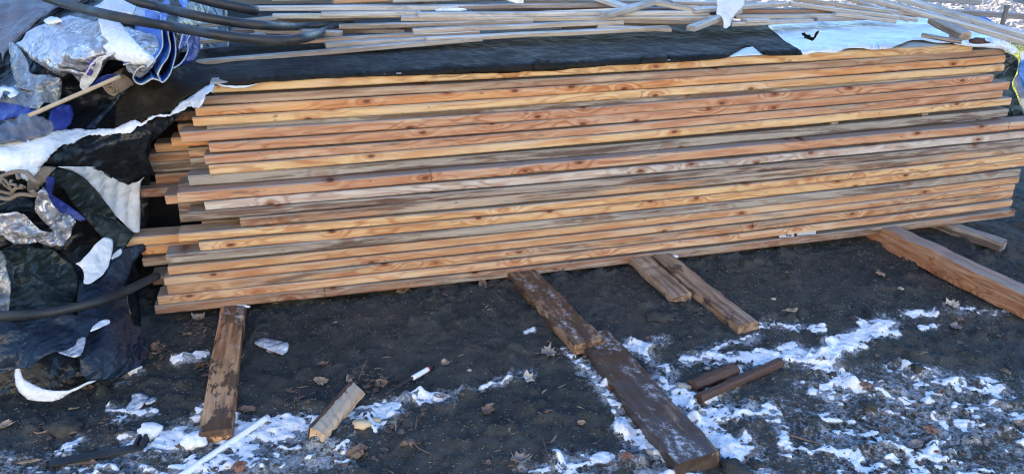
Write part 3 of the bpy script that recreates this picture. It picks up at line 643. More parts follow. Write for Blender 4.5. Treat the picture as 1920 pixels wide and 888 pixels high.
# ------------------------------------------------------------------ bearers and timber on the ground
def gboard(name, a, b, wpx, z, th, colr, wth, label, mat='wet', group=None, kerf=(), broken=(0, 0), z1=None, wd=None, cat='board', seed=1, lean=0):
    """top-face centre line from pixel a to pixel b; z is the height of the top face"""
    A = G(a[0], a[1], z); B = G(b[0], b[1], z if z1 is None else z1); x, y, zz = frame_from(B - A); W = wd or .089
    o = board(name, A - y * W / 2 - zz * th, B - y * W / 2 - zz * th, W, th, colr, wth, mat=mat, seed=seed, broken=broken, wear=.003, nseg=14)
    return tag(o, label, cat, group)
gboard('bearer', (440, 540), (403, 806), 0, .043, .042, (.52, .29, .14), .46, 'wet orange brown bearer stained black, leftmost one coming out under the pile', group='bearers under the pile', seed=2)
gboard('bearer', (962, 490), (1106, 640), 0, .044, .042, (.32, .20, .12), .55, 'wide brown bearer with a notched left edge, coming out under the middle of the pile', group='bearers under the pile', seed=3, wd=.12, z1=.044)
gboard('plank', (1108, 622), (1312, 858), 0, .020, .045, (.20, .135, .09), .66, 'long dark plank dusted with snow, running to the bottom edge of the picture', seed=4, wd=.140, z1=.040, broken=(.012, .014))
gboard('bearer', (1190, 472), (1278, 551), 0, .042, .038, (.36, .27, .19), .35, 'short frosty bearer with a splintered end', group='bearers under the pile', seed=5, broken=(0, .016), z1=.030)
gboard('bearer', (1228, 468), (1404, 606), 0, .044, .040, (.36, .25, .165), .22, 'clean tan bearer with a blunt orange end, second from the right of the pile middle', group='bearers under the pile', seed=6, z1=.026)
gboard('bearer', (1640, 412), (1945, 552), 0, .044, .10, (.45, .25, .14), .15, 'thick orange brown beam coming out under the right half of the pile', mat='wood', group='bearers under the pile', seed=7, z1=.052, wd=.085)
gboard('bearer', (1690, 385), (1884, 452), 0, .020, .05, (.34, .33, .30), .8, 'weathered grey beam with a frosty top under the right end of the pile', mat='wood', group='bearers under the pile', seed=8, z1=.0, wd=.06)
# frost lines where the pile meets its bearers
for px, py, s, lb in ((452, 574, .035, 'crumb of white frost at the left bearer under the bottom board'), (985, 512, .040, 'white frost along the joint of the wide bearer and the bottom board'), (1262, 481, .03, 'white frost at the joint above the clean tan bearer'), (1205, 486, .016, 'tiny frost crumb at the joint above the splintered bearer')):
    lump('frost', Fp(px, py, PROUD + .004), s, .008, .007, M['snow'], int(px), lb, 'frost', 'frost at the foot of the pile', .6)

# split log, bark logs, pipe, rod
def prism(name, P0, P1, prof, mat, rs, parent=None, n=9, amp=.003, color=(.5, .38, .25), wth=.2):
    P0 = np.asarray(P0, float); P1 = np.asarray(P1, float); x, y, z = frame_from(P1 - P0); L = np.linalg.norm(P1 - P0); V = []; m = len(prof)
    for i in range(n):
        for a, b in prof: V.append((L * i / (n - 1) + (rs.uniform(-amp, amp) * 3 if i in (0, n - 1) else 0), a + rs.uniform(-amp, amp), b + rs.uniform(-amp, amp)))
    Fc = [(i * m + k, (i + 1) * m + k, (i + 1) * m + (k + 1) % m, i * m + (k + 1) % m) for i in range(n - 1) for k in range(m)] + [tuple(range(m)), tuple((n - 1) * m + k for k in reversed(range(m)))]
    o = mesh(name, V, Fc, mat, None, False); Mx = Matrix((x, y, z)).transposed().to_4x4(); Mx.translation = Vector(P0)
    if parent is not None: o.parent = parent; o.matrix_parent_inverse = parent.matrix_world.inverted()
    o.matrix_world = Mx; o.color = tuple(color) + (wth,); bpy.context.view_layer.update(); return o
rs = np.random.RandomState(5)
A, B = gp(592, 812, .03), gp(668, 728, .03)
lg = prism('split_log', A, B, [(-.026, -.020), (-.024, -.006), (-.006, .010), (.010, .021), (.018, .012), (.023, -.020)], M['wood'], rs, n=16, amp=.0028, color=(.56, .42, .27), wth=.3); tag(lg, 'pale split piece of firewood lying in the snow with its raw face up', 'firewood')
bk = prism('bark', A + np.array([-.001, .002, .001]), B + np.array([-.002, .003, .002]), [(.005, .022), (.011, .026), (.023, .015), (.029, -.019), (.024, -.021), (.019, .011)], M['bark'], rs, parent=lg, n=14, amp=.0025)
def logpiece(name, a, b, r, lab, h=.02):
    A, B = gp(*a, h), gp(*b, h); rs_ = np.random.RandomState(int(a[0])); n = 9
    pr = [(math.cos(2 * math.pi * i / n) * r * rs_.uniform(.8, 1.15), math.sin(2 * math.pi * i / n) * r * .8 * rs_.uniform(.8, 1.15)) for i in range(n)]
    return tag(prism(name, A, B, pr, M['bark'], rs_, amp=.002), lab, 'wood piece')
logpiece('bark_log', (1298, 722), (1376, 691), .023, 'short dark log beside the pale stone, upper of the two', .018)
logpiece('bark_log', (1308, 746), (1462, 678), .021, 'long wet dark branch running up into the snow, lower of the two', .016)
A, B = gp(335, 895, .012), gp(503, 781, .012)
pv = tube('plastic_pipe', [A, (A + B) / 2, B], .0098, M['pvc'], seg=16); tag(pv, 'straight white plastic pipe lying across the snow', 'pipe')
A, B = gp(175, 872, .012), gp(268, 838, .014)
rod = prism('metal_strip', gp(95, 868, .008), gp(270, 836, .010), [(-.014, -.004), (-.014, .004), (.014, .004), (.014, -.004)], M['hose'], rs, amp=.0005); tag(rod, 'flat dark strip half buried with a bracket at its end', 'strip')
br = prism('bracket', gp(262, 840, .004), gp(272, 822, .012), [(-.012, -.012), (-.012, .022), (-.005, .022), (-.005, 0), (.005, 0), (.005, .022), (.012, .022), (.012, -.012)], M['hose'], rs, parent=rod, amp=.0005)
lump('snow_lump', gp(282, 806, .015), .034, .03, .022, M['snow'], 11, 'rounded snow lump on top of the dark bracket', 'snow lump', 'snow lumps', .3)
lump('snow_lump', gp(366, 824, .012), .036, .035, .022, M['snow'], 12, 'rounded snow lump just below the left bearer end', 'snow lump', 'snow lumps', .35)
lump('snow_lump', gp(328, 716, .010), .02, .02, .012, M['snow'], 13, 'small snow lump beside the foot of the navy sheeting', 'snow lump', 'snow lumps', .5) if False else None
lump('snow_lump', gp(247, 690, .008), .03, .022, .018, M['snow'], 14, 'dirty snow lump against the foot of the navy sheeting', 'snow lump', 'snow lumps', .45)
# marker-like stick with printed label
A, B = gp(722, 738, .010), gp(812, 686, .012); d = B - A
mkr = tube('black_rod', [A, (A + B) / 2 + np.array([0, 0, .002]), B], .0038, M['hose'], seg=8); tag(mkr, 'thin black rod with a white and red sticker lying on the soil', 'rod')
sa, sb = A + d * .56, A + d * .88; lab_ = tube('sticker', [sa, (sa + sb) / 2, sb], .0088, M['pvc'], mkr, seg=12); rb_ = A + d * .90
tube('red_band', [sb, (sb + rb_) / 2, A + d * .905], .0090, M['red'], mkr, seg=12)
for i, tt in enumerate((.62, .66, .70, .75, .79)):
    c = A + d * tt + np.array([-.0025, -.0045, .0078]); u = d / np.linalg.norm(d); vv = np.cross([0, 0, 1], u)
    mesh('printed_letter', [c, c + u * .0035, c + u * .0035 + vv * .005, c + vv * .005, c + np.array([0, 0, -.001])], [(0, 1, 2, 3)], M['ink'], lab_)
# ------------------------------------------------------------------ sheets over the pile
HOLE = [(1503, 62), (1508, 60), (1513, 65), (1518, 65), (1521, 70), (1526, 70), (1530, 60), (1536, 57), (1533, 66), (1528, 74), (1524, 78), (1514, 74), (1507, 73), (1508, 68), (1504, 67)]
COVER = [(400, 158), (412, 160), (424, 163), (445, 161), (466, 160), (488, 154), (540, 151), (600, 147), (700, 143), (820, 140), (905, 137), (950, 137), (990, 133), (1040, 133), (1075, 128), (1110, 126), (1150, 122), (1200, 120), (1250, 117), (1300, 114), (1340, 111), (1362, 108),
         (1378, 99), (1385, 91), (1398, 86), (1412, 86), (1420, 95), (1432, 103), (1470, 104), (1506, 103), (1470, 75), (1436, 48), (1300, 40), (1100, 48), (800, 70), (560, 85), (470, 85), (400, 90), (330, 100), (235, 125), (215, 160), (218, 200), (215, 241), (250, 226), (262, 222), (272, 226), (285, 219), (300, 213), (318, 213), (330, 199), (352, 181), (372, 170), (390, 160)]
sheet('black_sheeting', COVER, M['black'], 'long black plastic sheet covering the top of the timber pile', 'plastic sheet', off=.004, crump=(.007, .22), surf=S_cover, res=9, jag=.8, thick=.002, seed=11,
      extra=lambda px, py: .010 * np.exp(-((py - (150 - (px - 500) * .05)) / 9) ** 2) * np.clip((px - 430) / 60, 0, 1))
sheet('white_sheeting', [(1437, 49), (1470, 76), (1506, 104), (1525, 99), (1535, 98), (1560, 99), (1575, 96), (1590, 91), (1612, 92), (1640, 93), (1665, 91), (1690, 85), (1702, 78), (1712, 75), (1735, 77), (1760, 81), (1790, 82), (1815, 87), (1850, 90), (1872, 90), (1884, 97),
      (1903, 104), (1912, 96), (1898, 84), (1870, 70), (1840, 45), (1800, 30), (1740, 20), (1600, 25), (1500, 35)], M['whitesheet'], 'white side of the cover sheet on the right of the pile, with a torn hole', 'plastic sheet', off=.007, crump=(.016, .16), folds=(60, .16, .010), surf=lambda a, b: S_cover(a, b), res=7, jag=1.2, thick=.002, holes=[HOLE], seed=12)
sheet('white_sheeting', [(1366, 107), (1384, 97), (1395, 91), (1412, 88), (1422, 96), (1431, 103), (1405, 104), (1380, 106)], M['whitecloth'], 'pale scrap of sheeting curling up at the notch in the black cover', 'plastic scrap', off=-.002, crump=(.004, .05), surf=S_stack, res=4, seed=13)
sheet('white_sheeting', [(404, 156), (420, 160), (440, 161), (458, 161), (472, 159), (490, 154), (470, 163), (455, 166), (440, 166), (425, 163), (410, 160)], M['whitesheet'], 'small torn white strip on the top left corner of the pile', 'plastic scrap', off=.010, crump=(.003, .04), surf=S_cover, res=3.5, jag=.6, seed=14)
# black sheet hanging behind the right end of the pile
def S_right(px, py):
    o = SO + SD * 2.42 + SN * -.16; r = rays(px, py); return CAM + r * (((o - CAM) @ SN) / (r @ SN))[:, None]
sheet('black_sheeting', [(1800, 88), (1884, 97), (1903, 104), (1910, 112), (1909, 130), (1904, 150), (1899, 158), (1907, 175), (1915, 200), (1926, 228), (1870, 232), (1800, 160)], M['greenblack'], 'greenish black plastic hanging behind the right end of the pile', 'plastic sheet', crump=(.03, .15), surf=S_right, res=7, jag=1, seed=15)
sheet('white_sheeting', [(1925, 92), (1912, 100), (1913, 115), (1909, 140), (1901, 152), (1906, 170), (1911, 178), (1916, 205), (1935, 226), (1960, 200), (1955, 110)], M['whitecloth'], 'white edge of a sheet hanging past the right end of the pile', 'plastic sheet', off=-.05, crump=(.02, .12), surf=S_right, res=6, jag=1.5, seed=16)
sheet('blue_tarpaulin', [(1912, 113), (1940, 112), (1960, 180), (1925, 190), (1918, 160), (1911, 135)], M['blue'], 'bit of bright blue tarpaulin at the right edge of the picture', 'tarpaulin', off=.03, crump=(.03, .1), surf=S_right, res=6, seed=17)

# ------------------------------------------------------------------ the heap of tarpaulins
TARPG = None
def hs(name, poly, mat, label, cat='tarpaulin', **k): return sheet(name, poly, M[mat], label, cat, **k)
hs('black_plastic', [(-120, -60), (420, -60), (430, 90), (400, 165), (330, 230), (285, 262), (278, 300), (282, 345), (275, 440), (262, 500), (255, 560), (262, 625), (230, 690), (120, 730), (30, 765), (-120, 800)], 'blackgloss',
   'large black plastic sheet underneath the whole heap left of the pile', 'plastic sheet', off=-.07, crump=(.040, .30), res=9, seed=21, thick=.003)
hs('grey_tarpaulin', [(-120, -50), (175, -50), (160, 0), (110, 14), (85, 30), (62, 48), (35, 72), (20, 92), (12, 100), (8, 118), (4, 98), (-6, 112), (-120, 130)], 'mauve', 'faded dark grey tarpaulin hanging in long folds in the top left corner', off=.03, crump=(.012, .25), folds=(8, .075, .030), res=6, seed=22)
hs('silver_tarpaulin', [(20, 76), (34, 70), (46, 56), (62, 50), (80, 40), (100, 32), (128, 22), (165, 32), (215, 42), (262, 50), (300, 60), (312, 86), (296, 110), (283, 140), (262, 150), (236, 136), (228, 126), (212, 120), (196, 120), (190, 136), (182, 152), (168, 165), (160, 171), (146, 160), (130, 146), (118, 139), (106, 144), (94, 134), (80, 124), (62, 112), (48, 104), (38, 92), (22, 84)],
   'silver', 'big crumpled silver tarpaulin on top of the heap', off=.085, crump=(.030, .12), folds=(35, .12, .014), res=3.6, seed=23, edge=-.03, thick=.003)
hs('clear_plastic', [(20, 82), (30, 84), (42, 96), (48, 108), (54, 124), (52, 132), (60, 140), (78, 142), (96, 140), (104, 152), (92, 166), (60, 172), (40, 168), (28, 150), (20, 128), (18, 106)], 'silverd', 'dusty grey plastic sagging from the left of the silver tarpaulin', 'plastic sheet', off=.055, crump=(.024, .09), folds=(20, .04, .014), res=3.6, seed=24)
SNW = dict(cat='snow patch')
hs('snow_on_tarpaulin', [(184, 36), (205, 40), (226, 46), (236, 58), (246, 70), (258, 84), (270, 96), (284, 106), (290, 114), (282, 122), (270, 118), (254, 120), (238, 116), (222, 112), (214, 103), (204, 98), (194, 88), (206, 80), (192, 66), (190, 52)], 'snow', 'smooth snow patch lying on the silver tarpaulin', 'snow patch', off=.118, crump=(.010, .12), res=4, jag=1.2, bulge=.014, thick=.012, seed=25)
hs('snow_on_tarpaulin', [(174, 16), (196, 6), (215, -8), (252, -6), (256, 10), (250, 31), (225, 27), (200, 22), (186, 20)], 'snow', 'icy snow patch between the two upper black pipes', 'snow patch', off=.05, crump=(.010, .1), res=5, jag=1, bulge=.01, thick=.01, seed=26)
hs('snow_on_tarpaulin', [(82, 40), (96, 32), (108, 34), (118, 40), (104, 43), (90, 46)], 'snow', 'little snow patch on the back edge of the silver tarpaulin', 'snow patch', off=.112, crump=(.006, .05), res=3.5, jag=1.2, bulge=.008, thick=.008, seed=27)
# printed white hem of the silver tarpaulin
hem = hs('torn_hem', [(216, 98), (208, 100), (196, 104), (184, 108), (170, 120), (162, 134), (152, 148), (150, 160), (160, 172), (170, 158), (180, 146), (190, 128), (193, 114), (204, 106), (218, 101)], 'whitecloth', 'curled white hem with purple print on the silver tarpaulin', 'tarpaulin', off=.125, crump=(.012, .05), res=3, jag=.5, edge=.006, seed=28)
def onto(px, py, off): return (S_heap(np.array([px], float), np.array([py], float))[0] + (CAM - S_heap(np.array([px], float), np.array([py], float))[0]) / 2.5 * off)
def blot(name, poly, off, mat, parent, seed):
    o = sheet(name, poly, M[mat], off=off, crump=(.012, .05), res=2.5, jag=.4, seed=28, thick=.001, parent=parent); return o
blot('print_mark', [(178, 111), (181, 116), (178, 124), (172, 122), (166, 124), (168, 116), (173, 112)], .131, 'purple', hem, 1)
blot('print_mark', [(163, 127), (168, 126), (172, 130), (176, 134), (171, 142), (163, 141), (159, 136)], .131, 'purple', hem, 2)
hs('purple_hem', [(168, 172), (172, 160), (184, 148), (200, 141), (216, 139), (226, 136), (214, 144), (202, 150), (190, 160), (178, 168)], 'dblue', 'purple blue fringe showing under the curled white hem', 'tarpaulin', off=.10, crump=(.015, .04), res=3, seed=29)
# blue tarpaulin folds
def ribbon(name, hemline, mat, label, back=(.0, .30, .05), off=.10, parent=None, thick=.004, rim=True, cat='tarpaulin', seed=1, wave=.006):
    """a folded sheet: the hem follows the given curve, the cloth runs back (world vector) behind it"""
    H = np.array(hemline, float)
    t = np.linspace(0, len(H) - 1, (len(H) - 1) * 7 + 1); i = np.minimum(t.astype(int), len(H) - 2); f = (t - i)[:, None]
    Q = np.vstack([2 * H[0] - H[1], H, 2 * H[-1] - H[-2]]); a, b, c_, d = Q[i], Q[i + 1], Q[i + 2], Q[i + 3]
    C2 = .5 * ((2 * b) + (c_ - a) * f + (2 * a - 5 * b + 4 * c_ - d) * f * f + (3 * b - 3 * c_ + d - a) * f ** 3)
    base = S_heap(C2[:, 0], C2[:, 1]); base = base + (CAM - base) / 2.5 * off
    V = []; n = len(C2); m = 9; bk = np.array(back)
    for j in range(m):
        u = j / (m - 1); wob = (vnoise(C2[:, 0] / 14, np.full(n, u * 3), seed) - .5)[:, None] * wave * u * 4
        V += list(base + bk * u + wob * np.array([1, .2, .6]) + np.array([0, 0, -.03]) * u * u)
    Fc = [(j * n + k, j * n + k + 1, (j + 1) * n + k + 1, (j + 1) * n + k) for j in range(m - 1) for k in range(n - 1)]
    V = np.array(V); c0 = V.mean(0); o = mesh(name, V - c0, Fc, M[mat], None, True); o.location = tuple(c0)
    md = o.modifiers.new('thickness', 'SOLIDIFY'); md.thickness = thick; md.offset = 0; tag(o, label, cat)
    if rim:
        rr = tube('hem_edge', (base - c0)[::3], .0026, M['rim'], None, 6); rr.parent = o
    return o
ribbon('blue_tarpaulin', [(232, 122), (246, 119), (264, 121), (272, 124), (262, 127), (254, 136), (250, 146), (256, 155), (266, 158), (278, 152), (286, 148), (300, 152), (306, 154), (318, 140), (324, 122), (329, 100), (328, 76), (324, 60)], 'blue',
       'bright blue tarpaulin folded back and forth beside the silver one', back=(-.10, .22, .02), off=.10, seed=3)
ribbon('blue_tarpaulin', [(286, 147), (300, 150), (296, 140), (304, 122), (314, 108), (319, 88), (316, 70), (313, 50)], 'blue', 'inner fold of blue tarpaulin beside the snowy silver one', back=(-.12, .20, .04), off=.115, seed=4)
ribbon('blue_tarpaulin', [(276, 126), (286, 116), (296, 104), (304, 88), (304, 66), (302, 44), (300, 28)], 'blue', 'blue fold running up beneath the lower black pipe', back=(-.16, .16, .03), off=.125, seed=5)
ribbon('striped_tarpaulin', [(325, 128), (338, 120), (348, 106), (352, 92), (350, 78), (356, 64), (344, 62), (338, 80), (334, 96)], 'dblue', 'dark grey blue tarpaulin fold with a pale curved edge', back=(-.05, .22, .0), off=.085, seed=6)
hs('blue_tarpaulin', [(332, -14), (366, -10), (352, 2), (350, 14), (342, 18), (338, 6)], 'blue', 'small blue tarpaulin tip at the top edge beside the pipes', off=.06, crump=(.02, .05), res=3.5, seed=31)
hs('blue_tarpaulin', [(296, 10), (318, -4), (316, 14), (312, 42), (298, 40), (302, 24)], 'blue', 'blue tarpaulin fold between the two black pipes', off=.05, crump=(.02, .05), res=3.5, seed=32)
hs('silver_tarpaulin', [(256, 12), (300, 20), (302, 38), (250, 32)], 'silver', 'grey tarpaulin strip between the two upper pipes', off=.045, crump=(.02, .06), res=4, seed=33)
# rolled mat
def rolled(name, c, r0, turns, thickc, length, mat, label, axis):
    V = []; n = int(turns * 26); x, y, z = frame_from(axis); L = []
    for i in range(n + 1):
        a = 2 * math.pi * i / 26; r = .006 + (r0 - .006) * i / n + .0012 * math.sin(3 * a)
        for s in (0, 1):
            L.append(np.array(c) + y * math.cos(a) * r + z * math.sin(a) * r + x * length * s)
    Fc = [(2 * i, 2 * i + 1, 2 * i + 3, 2 * i + 2) for i in range(n)]; L = np.array(L) - np.array(c)
    o = mesh(name, L, Fc, M[mat], None, True); o.location = tuple(map(float, c)); md = o.modifiers.new('thickness', 'SOLIDIFY'); md.thickness = thickc; md.offset = 0
    return tag(o, label, 'roll')
rolled('rolled_mat', onto(207, 165, .09), .037, 2.6, .0042, .22, 'rope', 'rolled beige mat with its spiral end showing under the stick', (.30, 1, .25))
A, B = onto(54, 217, .16), onto(226, 143, .14); tag(tube('stick', [A, (A + B) / 2, B], .0068, M['stick'], seg=10), 'bare wooden stick slanting across the tarpaulin heap', 'stick')
hs('grey_plastic', [(-60, 170), (0, 163), (24, 162), (42, 152), (60, 148), (90, 142), (112, 146), (116, 168), (112, 190), (84, 196), (70, 206), (48, 205), (20, 196), (-60, 196)], 'silverd', 'crumpled grey plastic with white patches above the deep blue band', 'plastic sheet', off=.075, crump=(.04, .06), res=3.6, seed=34)
hs('white_patch', [(-40, 168), (0, 165), (24, 164), (36, 172), (32, 180), (20, 186), (14, 180), (22, 174), (8, 170), (0, 186), (-40, 184)], 'whitesheet', 'white smear of ice on the grey plastic at the left edge', 'ice patch', off=.115, crump=(.012, .05), res=3.5, seed=35)
hs('deep_blue_tarpaulin', [(-60, 186), (0, 190), (30, 196), (58, 202), (72, 212), (60, 222), (30, 218), (10, 226), (-60, 222)], 'dblue', 'deep blue tarpaulin band at the left edge under the grey plastic', off=.085, crump=(.02, .07), res=4, seed=36)
hs('deep_blue_tarpaulin', [(96, 205), (118, 196), (132, 198), (138, 214), (134, 232), (120, 244), (100, 246), (90, 226)], 'dblue', 'dim deep blue tarpaulin bulge beneath the bare stick', off=.06, crump=(.02, .07), res=4, seed=37)
hs('grey_plastic', [(-60, 230), (0, 236), (16, 220), (34, 214), (54, 216), (82, 220), (98, 230), (102, 244), (82, 252), (58, 258), (30, 264), (-60, 276)], 'mauve', 'dull grey plastic bag below the lower end of the stick', 'plastic sheet', off=.085, crump=(.035, .07), res=4, seed=38)
hs('dark_strip', [(160, 240), (178, 224), (210, 192), (238, 160), (244, 164), (214, 198), (182, 232), (180, 242)], 'navy', 'dark plastic crease line running down toward the white sheet', 'plastic sheet', off=.01, crump=(.01, .06), res=4, seed=39)
# white underside of the cover, torn along its lower edge
hs('white_sheeting', [(-80, 280), (0, 268), (30, 263), (58, 257), (82, 248), (106, 243), (150, 242), (214, 242), (236, 232), (246, 226), (258, 227), (266, 232), (272, 227), (283, 219), (300, 214), (318, 215), (326, 206), (336, 195), (352, 186), (372, 172), (388, 162), (397, 155), (402, 158), (398, 170), (392, 174), (386, 178), (384, 188), (376, 200), (371, 204), (360, 200), (352, 200), (342, 208), (334, 212), (318, 218), (304, 219), (290, 220), (276, 228), (268, 236), (258, 236), (250, 246), (240, 250), (214, 251), (196, 255), (178, 252), (164, 254), (150, 261), (140, 268), (122, 270), (112, 276), (98, 288), (84, 304), (74, 320), (60, 334), (53, 340), (36, 332), (20, 324), (0, 320), (-80, 316)],
   'whitesheet', 'white torn edge of the cover sheet trailing left over the heap', 'plastic sheet', off=.055, crump=(.008, .16), folds=(120, .11, .006), res=4.5, jag=1.5, smooth=0, seed=41)
hs('black_plastic', [(82, 312), (96, 292), (112, 276), (140, 262), (164, 248), (214, 246), (250, 240), (268, 234), (284, 250), (278, 272), (272, 286), (286, 318), (292, 330), (276, 326), (262, 332), (240, 344), (214, 336), (196, 326), (176, 315), (140, 311), (112, 311)], 'blackgloss', 'glossy black plastic bulging beneath the torn white edge', 'plastic sheet', off=.022, crump=(.026, .13), folds=(80, .06, .010), res=4.5, seed=42)
hs('white_sheet', [(106, 312), (140, 312), (178, 313), (200, 326), (222, 338), (240, 345), (258, 340), (272, 330), (264, 338), (262, 360), (263, 400), (262, 436), (250, 436), (238, 424), (224, 412), (206, 392), (192, 372), (176, 352), (160, 334), (140, 322)], 'whitecloth', 'white woven sheet hanging in folds left of the dark hollow', 'tarpaulin', off=.030, crump=(.006, .12), folds=(5, .055, .011), res=4, seed=43)
hs('dark_sheet', [(92, 330), (104, 318), (124, 318), (146, 326), (162, 336), (180, 358), (200, 386), (222, 414), (238, 426), (252, 436), (240, 456), (228, 470), (214, 484), (200, 460), (192, 446), (172, 424), (150, 398), (132, 376), (118, 352), (104, 344)], 'greenblack', 'dark green black sheet slanting down across the white woven one', 'tarpaulin', off=.055, crump=(.010, .16), folds=(-48, .075, .022), res=4.5, seed=44)
hs('navy_fabric', [(88, 332), (104, 333), (102, 350), (98, 366), (112, 374), (128, 384), (146, 398), (160, 412), (146, 414), (126, 404), (106, 394), (94, 376), (86, 354)], 'dblue', 'navy blue cloth with small studs between the coil and the dark sheet', off=.075, crump=(.018, .06), res=3.6, seed=45)
hs('silver_tarpaulin', [(66, 374), (70, 356), (82, 350), (90, 366), (98, 384), (112, 398), (134, 404), (142, 414), (134, 430), (126, 446), (112, 460), (88, 462), (70, 452), (88, 446), (102, 436), (92, 424), (76, 408), (66, 396)], 'silver', 'twisted silver tarpaulin fold hooking down in the middle of the heap', off=.095, crump=(.04, .05), folds=(-35, .05, .018), res=3.2, seed=46)
hs('silver_tarpaulin', [(-60, 396), (0, 400), (28, 396), (46, 402), (58, 414), (74, 428), (92, 432), (106, 434), (96, 446), (76, 448), (50, 456), (28, 458), (14, 448), (2, 440), (-60, 440)], 'silver', 'crumpled silver tarpaulin roll at the left edge of the heap', off=.105, crump=(.045, .055), folds=(70, .05, .018), res=3.2, seed=47, bulge=.02)
hs('grey_plastic', [(-60, 360), (0, 366), (40, 364), (64, 380), (66, 400), (50, 400), (28, 394), (0, 396), (-60, 394)], 'navy', 'dark slate plastic between the brown coil and the silver roll', 'plastic sheet', off=.05, crump=(.03, .07), res=4, seed=48)
# brown twisted cloth coil
c0 = onto(24, 345, .10)
for i, (rx, rz, lift, lb) in enumerate(((.068, .042, 0, 'outer loop of brown twisted cloth at the left edge under the white sheet'), (.044, .025, .012, 'middle loop of the brown twisted cloth coil'), (.020, .009, .018, 'smallest inner loop of the brown twisted cloth coil'))):
    rq = np.random.RandomState(70 + i); pts = [c0 + rq.uniform(-.010, .010, 3) + RT * math.cos(a) * rx + UP * math.sin(a) * rz - FW * (lift + .008 * math.sin(a * 2 + i)) for a in np.linspace(.4 * i, .4 * i + 6.0, 13)]
    tag(tube('cloth_loop', pts, .0085 - .0018 * i, M['rope'], seg=8, flat=.75), lb, 'cloth coil')
hs('brown_cloth', [(52, 340), (64, 324), (84, 312), (108, 314), (92, 326), (88, 340), (74, 356), (60, 366), (50, 356)], 'rope', 'brown cloth scrap tucked under the tip of the white sheet', 'cloth', off=.06, crump=(.02, .05), res=3.6, seed=49)
# torn white pieces
hs('torn_white_piece', [(195, 444), (203, 446), (212, 449), (211, 466), (207, 484), (203, 500), (192, 516), (176, 528), (166, 533), (156, 531), (158, 518), (156, 506), (148, 497), (140, 494), (150, 491), (156, 484), (168, 472), (178, 458)], 'whitesheet', 'torn white plastic piece shaped like a shard, in the middle of the dark sheeting', 'plastic scrap', off=.085, crump=(.010, .07), res=4, seed=51)
hs('torn_white_piece', [(208, 484), (212, 476), (222, 468), (227, 465), (228, 474), (224, 480), (214, 484), (210, 487)], 'whitesheet', 'small white scrap right of the large white shard', 'plastic scrap', off=.065, crump=(.006, .04), res=3, seed=52)
hs('navy_sheeting', [(206, 486), (228, 468), (250, 460), (268, 456), (274, 458), (276, 466), (262, 476), (250, 494), (240, 514), (234, 534), (236, 560), (242, 590), (250, 606), (262, 616), (258, 640), (240, 676), (222, 700), (205, 712), (168, 712), (152, 700), (150, 660), (160, 626), (146, 600), (144, 560), (150, 520), (160, 533), (176, 530), (194, 516), (204, 500)], 'navy', 'navy plastic sheeting standing up below the pile ends and reaching the soil', 'plastic sheet', off=.045, crump=(.018, .22), folds=(20, .14, .020), res=4.5, seed=53)
hs('green_black_plastic', [(-60, 480), (0, 470), (60, 462), (100, 468), (138, 496), (146, 520), (142, 560), (140, 596), (60, 602), (-60, 604)], 'greenblack', 'dark greenish plastic with sharp creases above the lower pipe', 'plastic sheet', off=.02, crump=(.040, .24), res=4.5, seed=54)
hs('pale_plastic', [(-60, 466), (0, 468), (14, 486), (10, 500), (18, 530), (19, 560), (17, 582), (0, 584), (-60, 584)], 'silverd', 'pale greenish clouded plastic at the left edge above the lower pipe', 'plastic sheet', off=.09, crump=(.03, .05), res=3.8, seed=55)
hs('navy_sheeting', [(-80, 604), (0, 600), (60, 597), (120, 590), (170, 592), (190, 600), (178, 612), (168, 624), (160, 634), (150, 660), (142, 668), (124, 664), (106, 660), (88, 668), (66, 682), (58, 690), (30, 690), (0, 700), (-80, 712)], 'navy', 'broad dark navy sheeting flap drooping below the lower pipe', 'plastic sheet', off=.085, crump=(.012, .24), folds=(100, .16, .018), res=4.5, seed=56)
hs('grey_flap', [(108, 660), (128, 654), (142, 646), (144, 636), (152, 632), (161, 630), (160, 642), (156, 656), (150, 666), (140, 670), (124, 666)], 'silver', 'small grey torn flap on the front of the navy sheeting', 'plastic scrap', off=.115, crump=(.008, .05), res=3.2, seed=57)
hs('white_tongue', [(168, 622), (174, 611), (186, 602), (198, 598), (207, 600), (206, 606), (196, 610), (184, 616), (174, 620)], 'whitesheet', 'rounded white tongue of plastic on the navy sheeting', 'plastic scrap', off=.105, crump=(.004, .04), res=3, seed=58)
hs('white_hem', [(30, 687), (38, 688), (40, 698), (44, 710), (58, 718), (80, 728), (104, 732), (128, 731), (150, 722), (166, 714), (182, 712), (160, 722), (132, 735), (116, 746), (98, 751), (74, 751), (52, 748), (38, 736), (30, 720), (28, 702)], 'whitesheet', 'white curled lip of sheeting forming a crescent on the soil at lower left', 'plastic sheet', off=.06, crump=(.010, .07), res=3.6, bulge=.018, jag=.5, seed=59, thick=.003)
hs('white_sliver', [(236, 552), (238, 553), (240, 570), (245, 588), (243, 590), (238, 576)], 'whitesheet', 'thin white sliver of sheet edge just below the lower pipe near the pile', 'plastic scrap', off=.05, crump=None, res=3, seed=60)
hs('soil_sheeting', [(196, 712), (214, 690), (240, 670), (262, 624), (272, 640), (284, 660), (268, 684), (246, 694), (228, 706)], 'navy', 'muddy dark sheeting foot spreading onto the soil', 'plastic sheet', off=.02, crump=(.03, .08), res=4.5, seed=61)
